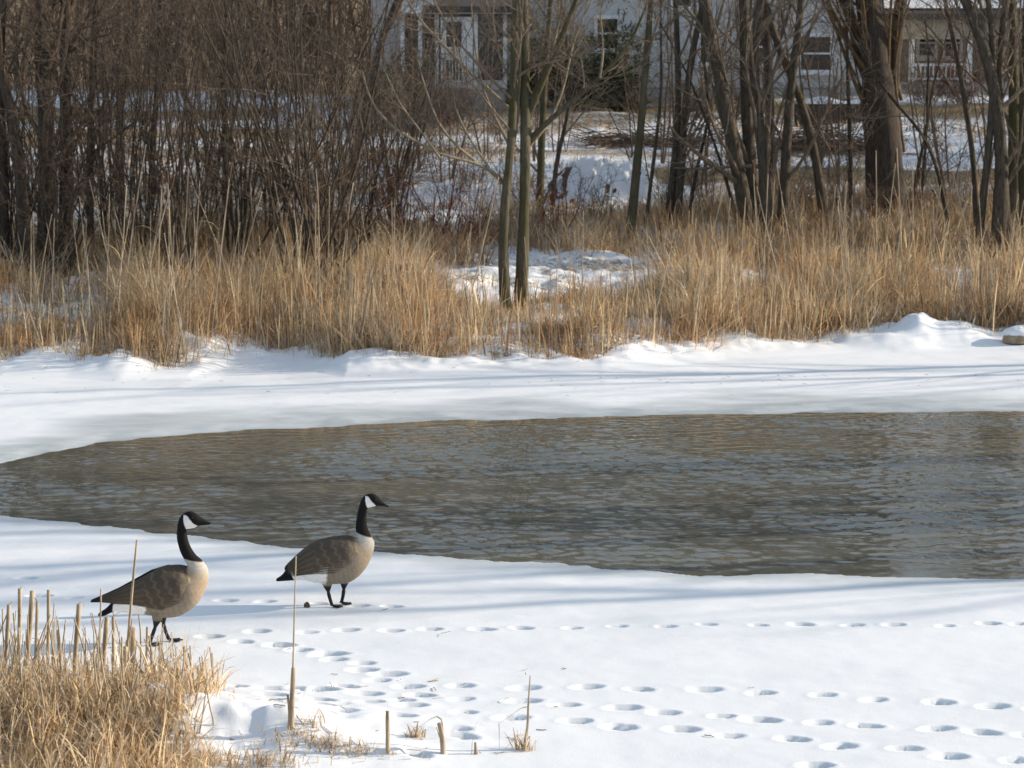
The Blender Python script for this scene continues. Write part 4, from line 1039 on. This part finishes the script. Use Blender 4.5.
# far bank reeds and cattails: one of each kind, then copies
def reed_kind(seed, head):
    r = np.random.default_rng(seed)
    root = thing('cattail' if head else 'reed_stalk', '', 'cattail' if head else 'reed')
    P = walk(np.zeros((1, 3)), np.array([[r.normal(0, .05), r.normal(0, .05), 1.]]), np.array([1.0]), 8, .02, 0, r)[0]
    MB().tubes(P, np.linspace(.0062, .0034, 8), 5, cap=True).build('stalk', M['reed'], root)
    if head:
        d = norm(P[-1] - P[-2]); Q = P[-1] - d * .09 + d * np.linspace(0, .085, 6)[:, None]
        MB().tubes(Q, np.array([.004, .0105, .0115, .0115, .010, .003]), 8, cap=True).build('seed_head', M['seed_head'], root)
    for k in range(r.integers(1, 4)):
        s = r.uniform(.15, .6); b = P[int(s * 7)]; az = r.uniform(0, 6.28); L = r.uniform(.25, .5)
        t = np.linspace(0, 1, 6); a = .25 + t * r.uniform(.6, 2.2)
        q = np.stack([np.cumsum(np.sin(a)) * L / 6 * math.cos(az), np.cumsum(np.sin(a)) * L / 6 * math.sin(az), np.cumsum(np.cos(a)) * L / 6], 1)
        q = b + q - q[0]
        mb = MB(); mb.ribbons(q[None], .006 * np.linspace(1, .15, 6)[None], np.array([[math.sin(az), -math.cos(az), .2]]), np.array([[.40, .30, .17]]) * r.uniform(.8, 1.2)); mb.build('leaf', M['reed_leaf'], root)
    return root
def copy_tree(o):
    c = o.copy(); COL.objects.link(c)
    for ch in list(o.children):
        d = ch.copy(); COL.objects.link(d); d.parent = c
    return c
protos = [reed_kind(70 + k, k < 2) for k in range(8)]
used = set()
r = np.random.default_rng(77)
places = []
for px, py, top, hd in [(155, 330, 168, 1), (178, 335, 165, 1), (211, 340, 158, 1), (240, 335, 195, 0), (262, 330, 180, 0), (90, 345, 240, 0), (131, 330, 165, 1), (335, 320, 178, 0), (300, 330, 175, 0), (318, 330, 165, 0), (245, 340, 205, 1),
                        (380, 320, 225, 0), (432, 330, 235, 0), (465, 320, 170, 0), (683, 325, 215, 0), (742, 340, 210, 0), (770, 330, 195, 0), (845, 330, 180, 0), (903, 325, 145, 0), (912, 325, 160, 0), (925, 330, 190, 0), (1005, 320, 185, 1), (655, 345, 225, 0), (715, 330, 245, 0)]:
    places.append((px, py, top, hd))
for k in range(125):
    px = r.uniform(-25, 1050); s = r.random(); py = 362 - 70 * s
    places.append((px, py, py - r.uniform(85, 150) * (1.1 if 100 < px < 340 or px > 640 else .8), int(r.random() < .12)))
for px, py, top, hd in places:
    Yy = float(front(at(px, 350, 30)[0])) + .15 + max(0, (358 - py)) / 70 * 3.6
    b = at(px, py, Yy); zg = float(gz(b[0], b[1])); H = max(.8, at(px, top, Yy)[2] - zg)
    j = int(r.integers(0, 2)) if hd else int(r.integers(2, 8))
    o = protos[j]
    if j in used: o = copy_tree(protos[j])
    used.add(j)
    lean = r.normal(0, .10) + (r.choice([-.25, .3]) if r.random() < .14 else 0)
    o.location = (b[0], b[1], zg - .04); o.rotation_euler = (r.normal(0, .05), lean, r.uniform(-.3, .3)); o.scale = (1.0, 1.0, H) if False else (max(1, H * .8), max(1, H * .8), H)
    side = 'left' if px < 515 else 'right'
    how = 'leaning left' if lean < -.12 else ('leaning right' if lean > .12 else 'upright')
    if hd: tag(o, f'{how} cattail with brown seed head in far bank grass {side} of the twin trunks', 'cattail', 'cattails in the far bank grass')
    else:
        hgt = 'tall' if H > 1.9 else 'short'
        tag(o, f'{hgt} {how} dead reed in the far bank grass {side} of the twin trunks', 'reed', 'reeds in the far bank grass')
for j, o in enumerate(protos):
    if j not in used:
        for c in list(o.children): bpy.data.objects.remove(c)
        bpy.data.objects.remove(o)

# ------------------------------------------------------------------ geese
def feather_material():
    n = NT('goose_plumage'); c = n.attr('col').outputs['Color']
    f = n.noise(60, 4, .7, n.co((.5, 1, 1.4)))
    c2 = n.mix(1.0, c, n.ramp(f, [(.3, (.82, .82, .82)), (.7, (1.12, 1.12, 1.12))]), 'MULTIPLY')
    n.base(c2, .8, .12); n.bump(f, .25, .004)
    return n.m
M['goose'] = feather_material()
M['eye'] = NT('goose_eye').base((.006, .005, .004), .1, .6).m
BLACK, WHITE = np.array([.011, .010, .010]), np.array([.84, .82, .78])
WING, WINGL = np.array([.080, .063, .046]), np.array([.21, .17, .125])
FLANK, BREAST = np.array([.27, .22, .165]), np.array([.40, .31, .215])

def loft(rings, M_=60):
    """rings: (top xz, bottom xz, half width). returns verts (n,M,3): y is sideways"""
    out = []
    a = np.linspace(0, 2 * math.pi, M_, endpoint=False)
    for t, b, w in rings:
        t, b = np.array(t), np.array(b); c = (t + b) / 2; h = (t - b) / 2
        ca, sa = np.cos(a), np.sin(a)
        s_ = np.sign(sa) * np.abs(sa) ** .9
        out.append(np.stack([c[0] + h[0] * ca, w * s_, c[1] + h[1] * ca], 1))
    return np.array(out)

def dens(rings, k=9):
    n = len(rings); A = np.array([[*t, *b, w] for t, b, w in rings], float)
    s = np.linspace(0, n - 1, (n - 1) * k + 1)
    out = np.zeros((len(s), 5))
    for j, q in enumerate(s):            # Catmull-Rom
        i = min(int(q), n - 2); f = q - i
        p0, p1, p2, p3 = A[max(i - 1, 0)], A[i], A[i + 1], A[min(i + 2, n - 1)]
        out[j] = .5 * (2 * p1 + (p2 - p0) * f + (2 * p0 - 5 * p1 + 4 * p2 - p3) * f * f + (3 * p1 - p0 - 3 * p2 + p3) * f ** 3)
    out[:, 4] = np.maximum(out[:, 4], .002)
    return [((o[0], o[1]), (o[2], o[3]), o[4]) for o in out]

def closed(V, mb):
    n, m = V.shape[:2]
    i = np.arange(n * m).reshape(n, m); j = np.roll(i, -1, 1)
    mb.add(V, np.stack([i[:-1], i[1:], j[1:], j[:-1]], -1).reshape(-1, 4))
    for e, rv in ((0, 1), (n - 1, 0)):
        c = V[e].mean(0); k = np.arange(m); kk = (k + 1) % m
        f = np.stack([k, kk, np.full(m, m)], 1)
        mb.add(np.concatenate([V[e], c[None]]), f if rv else f[:, ::-1])

def goose(label, sc, ox, oy, foot, rings, wing, legs, feet, headi, cheek, regions):
    fx, fy = foot
    base = on_plane(fx, fy); base[2] = float(gz(base[0], base[1])) 
    dist = math.hypot(base[1], CH - base[2]); k = dist / F
    kz = k / math.cos(math.atan2(CH, base[1])) * 1.0
    def cv(p): return ((ox + p[0] / sc - fx) * k, (fy - (oy + p[1] / sc)) * kz)
    def w_(w): return w / sc * k
    rr = dens([(cv(t), cv(b), w_(w)) for t, b, w in rings])
    V = loft(rr)
    parts, cols = [], []
    nb = len(rings)
    # --- colours of the body by ring and angle
    n, m = V.shape[:2]
    q = np.linspace(0, nb - 1, n)[:, None] * np.ones((1, m)); a = np.linspace(0, 2 * math.pi, m, endpoint=False)[None] * np.ones((n, 1))
    v = np.cos(a)                         # 1 top .. -1 bottom
    C = np.empty((n, m, 3))
    body = FLANK[None, None] * (.85 + .3 * np.clip(q / 11, 0, 1))[..., None] * np.ones((n, m, 1))
    back = smooth(.25, .6, v)[..., None]
    body = body * (1 - back) + WING * 1.15 * back
    br = smooth(regions['breast'][0], regions['breast'][1], q)[..., None]
    body = body * (1 - br) + BREAST * br
    pale = smooth(regions['breast'][1] + .5, regions['breast'][1] + 2.6, q + .3 * v)[..., None]
    body = body * (1 - pale) + np.array([.52, .48, .42]) * pale
    bars = .92 + .08 * np.sin(q * 14 + v * 2.2) * (1 - smooth(8, 11, q))
    body = body * bars[..., None]
    vent = ((q < regions['vent'] + .5 * v) & (v < .35))
    body[vent] = WHITE
    body[(q < 2.0) | ((q < 3.2) & (v > .3))] = BLACK
    neck = smooth(regions['neck'] - .12, regions['neck'] + .12, q + .25 * np.cos(a) * 0)[..., None]
    C = body * (1 - neck) + BLACK * neck
    parts.append(V); cols.append(C)
    # --- folded wings
    for sgn in (-1, 1):
        wr = []
        W = np.array([[*cv(t), *cv(b), w_(w)] for t, b, w in wing])
        s = np.linspace(0, len(W) - 1, 110)
        W = np.stack([np.interp(s, np.arange(len(W)), W[:, c]) for c in range(5)], 1)
        t = np.linspace(-1, 1, 40)
        ring = []
        for x0, z0, x1, z1, L in W:
            yo = L * (1 - .50 * np.clip(t, 0, 1) ** 2 - .10 * np.clip(-t, 0, 1) ** 2)
            xx = x1 + (x0 - x1) * (t + 1) / 2; zz = z1 + (z0 - z1) * (t + 1) / 2
            th = .010
            outer = np.stack([xx, sgn * (yo + th * (1 - t ** 4) * .6), zz], 1); inner = np.stack([xx, sgn * np.maximum(yo - .016, .001), zz], 1)
            ring.append(np.concatenate([outer, inner[::-1]]))
        ring = np.array(ring); parts.append(ring)
        tt = np.concatenate([t, t[::-1]])[None] * np.ones((110, 1)); ss = (s / s[-1])[:, None] * np.ones((1, 80))
        # long feather edges: pale lines running back along the wing, scalloped near the shoulder
        lin = np.sin(tt * 15 + ss * 9)
        sca = np.sin(ss * 62 - tt * 5 + np.cos(tt * 14) * .8)
        edge = np.where(ss < .45, smooth(.45, .95, sca), smooth(.6, .97, lin))
        c = WING[None, None] * (1.1 - .5 * smooth(.45, 1, ss))[..., None] + (WINGL - WING)[None, None] * (edge * (1 - .65 * smooth(.5, 1, ss)) * .38)[..., None]
        c = c + (BREAST - WING)[None, None] * (.45 * (1 - smooth(.03, .2, ss)))[..., None]
        c[ss > .86] = BLACK * 1.8
        cols.append(c)
    # --- legs and webbed feet
    LEG = np.array([.028, .025, .024])
    for (pts, w0, w1, side) in legs:
        P = resample(np.array([[cv(p)[0], side * w_(38), cv(p)[1]] for p in pts]), 12)
        P[-1, 2] = .012
        Rd = np.interp(np.linspace(0, 1, 12), [0, .2, .45, .55, .9, 1], [w_(w0), w_(w0) * .8, w_(w1) * .9, w_(w1) * 1.15, w_(w1), w_(w1) * 1.3])
        aa = np.linspace(0, 2 * math.pi, 12, endpoint=False)
        V2 = P[:, None] + Rd[:, None, None] * np.stack([np.cos(aa), np.sin(aa), 0 * aa], 1)[None]
        parts.append(V2)
        cc = np.tile(LEG, (12, 12, 1)); cc[:3] = FLANK * .8
        cols.append(cc)
    for (pt, ang, side, L) in feet:
        hx = cv(pt)[0]; hy = side * w_(38)
        toes = [(-.5, .95), (0, 1.08), (.5, .95)]
        for ta, tl in toes:
            d = np.array([math.cos(ang + ta), math.sin(ang + ta)])
            t = np.linspace(0, 1, 8); P = np.stack([hx + d[0] * t * L * tl, hy + d[1] * t * L * tl, .012 - .004 * t], 1)
            aa = np.linspace(0, 2 * math.pi, 8, endpoint=False); side_v = np.array([-d[1], d[0], 0])
            V2 = P[:, None] + (.0075 - .002 * t)[:, None, None] * (np.cos(aa)[None, :, None] * side_v + np.sin(aa)[None, :, None] * np.array([0, 0, 1.]))
            parts.append(V2); cols.append(np.tile(LEG, (8, 8, 1)))
        # web between the toes
        fan = np.linspace(-.5, .5, 9); up = [(hx, hy)] + [(hx + math.cos(ang + f) * L * (.86 - .1 * math.cos(f * 12.6)), hy + math.sin(ang + f) * L * (.86 - .1 * math.cos(f * 12.6))) for f in fan]
        rng_ = np.linspace(.05, 1, 7)
        ring = np.array([[(hx + (x - hx) * g, hy + (y - hy) * g, .012) for x, y in up[1:]] + [(hx + (x - hx) * g, hy + (y - hy) * g, .003) for x, y in up[:0:-1]] for g in rng_])
        parts.append(ring); cols.append(np.tile(LEG, (7, 18, 1)))
    mb = MB()
    for V2 in parts: closed(V2, mb)
    me = mb.mesh('body_source')
    # one skin over everything, colours carried across from the nearest source point
    tmp = bpy.data.objects.new('body', me); COL.objects.link(tmp)
    md = tmp.modifiers.new('skin', 'REMESH'); md.mode = 'VOXEL'; md.voxel_size = .0042; md.use_smooth_shade = True
    sm = tmp.modifiers.new('soft', 'SMOOTH'); sm.factor = .5; sm.iterations = 3
    dg = bpy.context.evaluated_depsgraph_get(); new = bpy.data.meshes.new_from_object(tmp.evaluated_get(dg))
    tmp.modifiers.clear(); tmp.data = new; bpy.data.meshes.remove(me)
    src = np.concatenate([p_.reshape(-1, 3) for p_ in parts]); scol = np.concatenate([c.reshape(-1, 3) for c in cols])
    kd = KDTree(len(src))
    for i_, p_ in enumerate(src): kd.insert(p_, i_)
    kd.balance()
    co = np.empty(len(new.vertices) * 3, np.float32); new.vertices.foreach_get('co', co); co = co.reshape(-1, 3)
    vc = np.empty((len(co), 3))
    for i_, p_ in enumerate(co):
        r3 = kd.find_n(p_, 3); wsum = 0; acc = 0
        for _, ii, dd in r3:
            w = 1 / (dd + 1e-4); acc = acc + scol[ii] * w; wsum += w
        vc[i_] = acc / wsum
    # white chin strap on both cheeks
    poly = np.array([cv(p_) for p_ in cheek]); x, z = co[:, 0], co[:, 2]
    inside = np.zeros(len(co), bool); j = len(poly) - 1
    for i_ in range(len(poly)):
        xi, zi, xj, zj = *poly[i_], *poly[j]
        inside ^= ((zi > z) != (zj > z)) & (x < (xj - xi) * (z - zi) / (zj - zi + 1e-12) + xi); j = i_
    vc[inside] = WHITE
    set_col(new, vc)
    new.materials.clear(); new.materials.append(M['goose'])
    for p_ in new.polygons: p_.use_smooth = True
    g = thing('canada_goose', label, 'goose', tuple(base), 'geese on the ice')
    tmp.parent = g
    ex, ez = cv(headi[0]); ew = w_(headi[1])
    for sgn in (-1, 1):
        th = np.linspace(0, math.pi, 8); ph = np.linspace(0, 2 * math.pi, 12, endpoint=False); TH, PH = np.meshgrid(th, ph, indexing='ij')
        V2 = .0055 * np.stack([np.sin(TH) * np.cos(PH), np.cos(TH), np.sin(TH) * np.sin(PH)], -1) + np.array([ex, sgn * ew, ez])
        e = MB(); i_ = np.arange(96).reshape(8, 12); j_ = np.roll(i_, -1, 1); e.add(V2, np.stack([i_[:-1], i_[1:], j_[1:], j_[:-1]], -1).reshape(-1, 4))
        e.build('eye', M['eye'], g)
    return g

goose('walking goose with legs crossed mid step, behind the near reeds', 4.27, 80, 480, (154, 643.5),
      [((84, 571), (84, 585), 14), ((122, 545), (112, 580), 40), ((160, 502), (152, 564), 46), ((210, 464), (205, 568), 58), ((265, 427), (255, 572), 72), ((320, 394), (320, 580), 82), ((375, 374), (375, 588), 86),
       ((425, 369), (430, 580), 84), ((458, 374), (485, 548), 78), ((466, 375), (522, 505), 68), ((466, 370), (545, 455), 57), ((462, 361), (553, 410), 47), ((455, 351), (546, 378), 39), ((447, 337), (527, 352), 33),
       ((436, 315), (500, 327), 27), ((427, 285), (478, 292), 23), ((422, 255), (467, 256), 21), ((424, 215), (464, 224), 20), ((432, 180), (476, 222), 22), ((450, 156), (494, 218), 25), ((478, 146), (506, 211), 26), ((503, 154), (520, 206), 21),
       ((521, 169), (532, 204), 15), ((545, 184), (548, 203), 9.5), ((567, 195), (565, 201), 5)],
      [((474, 398), (486, 440), 70), ((440, 382), (446, 505), 85), ((375, 376), (366, 540), 90), ((305, 397), (305, 530), 87), ((235, 434), (235, 520), 75), ((165, 470), (155, 521), 52), ((100, 497), (100, 520), 30), ((54, 515), (54, 524), 12)],
      [([(338, 560), (340, 590), (325, 632), (302, 694)], 26, 8, -1), ([(352, 565), (348, 600), (356, 650), (374, 690)], 26, 8, 1)],
      [((300, 698), .15, -1, .085), ((374, 690), .1, 1, .085)], ((492, 168), 25), [(453, 158), (470, 162), (492, 190), (512, 205), (495, 214), (464, 218), (455, 190)],
      {'breast': (8.0, 9.3), 'vent': 4.9, 'neck': 12.9})
goose('goose standing still near the water with its head turned right, feet together', 5.49, 260, 480, (337, 605.5),
      [((92, 543), (95, 557), 12), ((130, 515), (140, 553), 34), ((168, 456), (200, 549), 58), ((215, 405), (250, 548), 78), ((270, 362), (310, 562), 96), ((340, 329), (370, 568), 108), ((410, 314), (430, 568), 112),
       ((470, 309), (490, 560), 110), ((514, 316), (540, 530), 100), ((532, 322), (582, 485), 86), ((536, 319), (610, 432), 71), ((536, 311), (626, 385), 58), ((533, 300), (629, 346), 48), ((530, 286), (613, 314), 39),
       ((528, 264), (595, 272), 31), ((531, 235), (588, 237), 27), ((538, 195), (588, 200), 25), ((550, 145), (592, 166), 25), ((565, 108), (612, 158), 28), ((590, 87), (636, 153), 31), ((625, 84), (653, 150), 29), ((650, 100), (666, 149), 22),
       ((674, 125), (683, 151), 14), ((695, 142), (700, 156), 9), ((712, 152), (711, 159), 5)],
      [((528, 345), (548, 395), 92), ((490, 325), (500, 455), 108), ((410, 320), (410, 490), 115), ((330, 338), (320, 494), 110), ((255, 380), (255, 505), 92), ((200, 420), (205, 515), 70), ((155, 462), (165, 515), 42), ((140, 478), (142, 490), 22)],
      [([(372, 535), (374, 575), (384, 630), (402, 688)], 34, 9.5, -1), ([(466, 535), (460, 580), (455, 640), (441, 690)], 34, 9.5, 1)],
      [((402, 690), -.1, -1, .07), ((445, 690), -.35, 1, .075)], ((640, 112), 28), [(583, 93), (598, 95), (622, 125), (642, 146), (620, 152), (594, 158), (586, 130)],
      {'breast': (7.6, 9.2), 'vent': 5.5, 'neck': 12.9})


def debris():
    r = np.random.default_rng(88); mb = MB()
    n = 155
    px = np.concatenate([r.uniform(150, 560, 55), r.uniform(-20, 1040, 90), r.uniform(0, 1024, 10)]); py = np.concatenate([r.uniform(655, 765, 55), 372 + np.abs(r.normal(0, 9, 90)), r.uniform(590, 765, 10)])
    b = np.array([on_plane(a, c, .02) for a, c in zip(px, py)]); b[:, 2] = gz(b[:, 0], b[:, 1]) + .006
    P = walk(b, np.stack([r.normal(0, 1, n), r.normal(0, .6, n), r.normal(0, .06, n)], 1), r.uniform(.015, .09, n), 4, .15, -.02, r)
    P[:, :, 2] = np.maximum(P[:, :, 2], gz(P[:, :, 0], P[:, :, 1]) + .004)
    mb.tubes(P, r.uniform(.0012, .003, n)[:, None] * np.ones((1, 4)), 4, cap=True)
    tag(mb.build('plant_litter', M['reed']), 'scattered bits of dry stalk and seed lying on the snow', 'plant litter', kind='stuff')
debris()
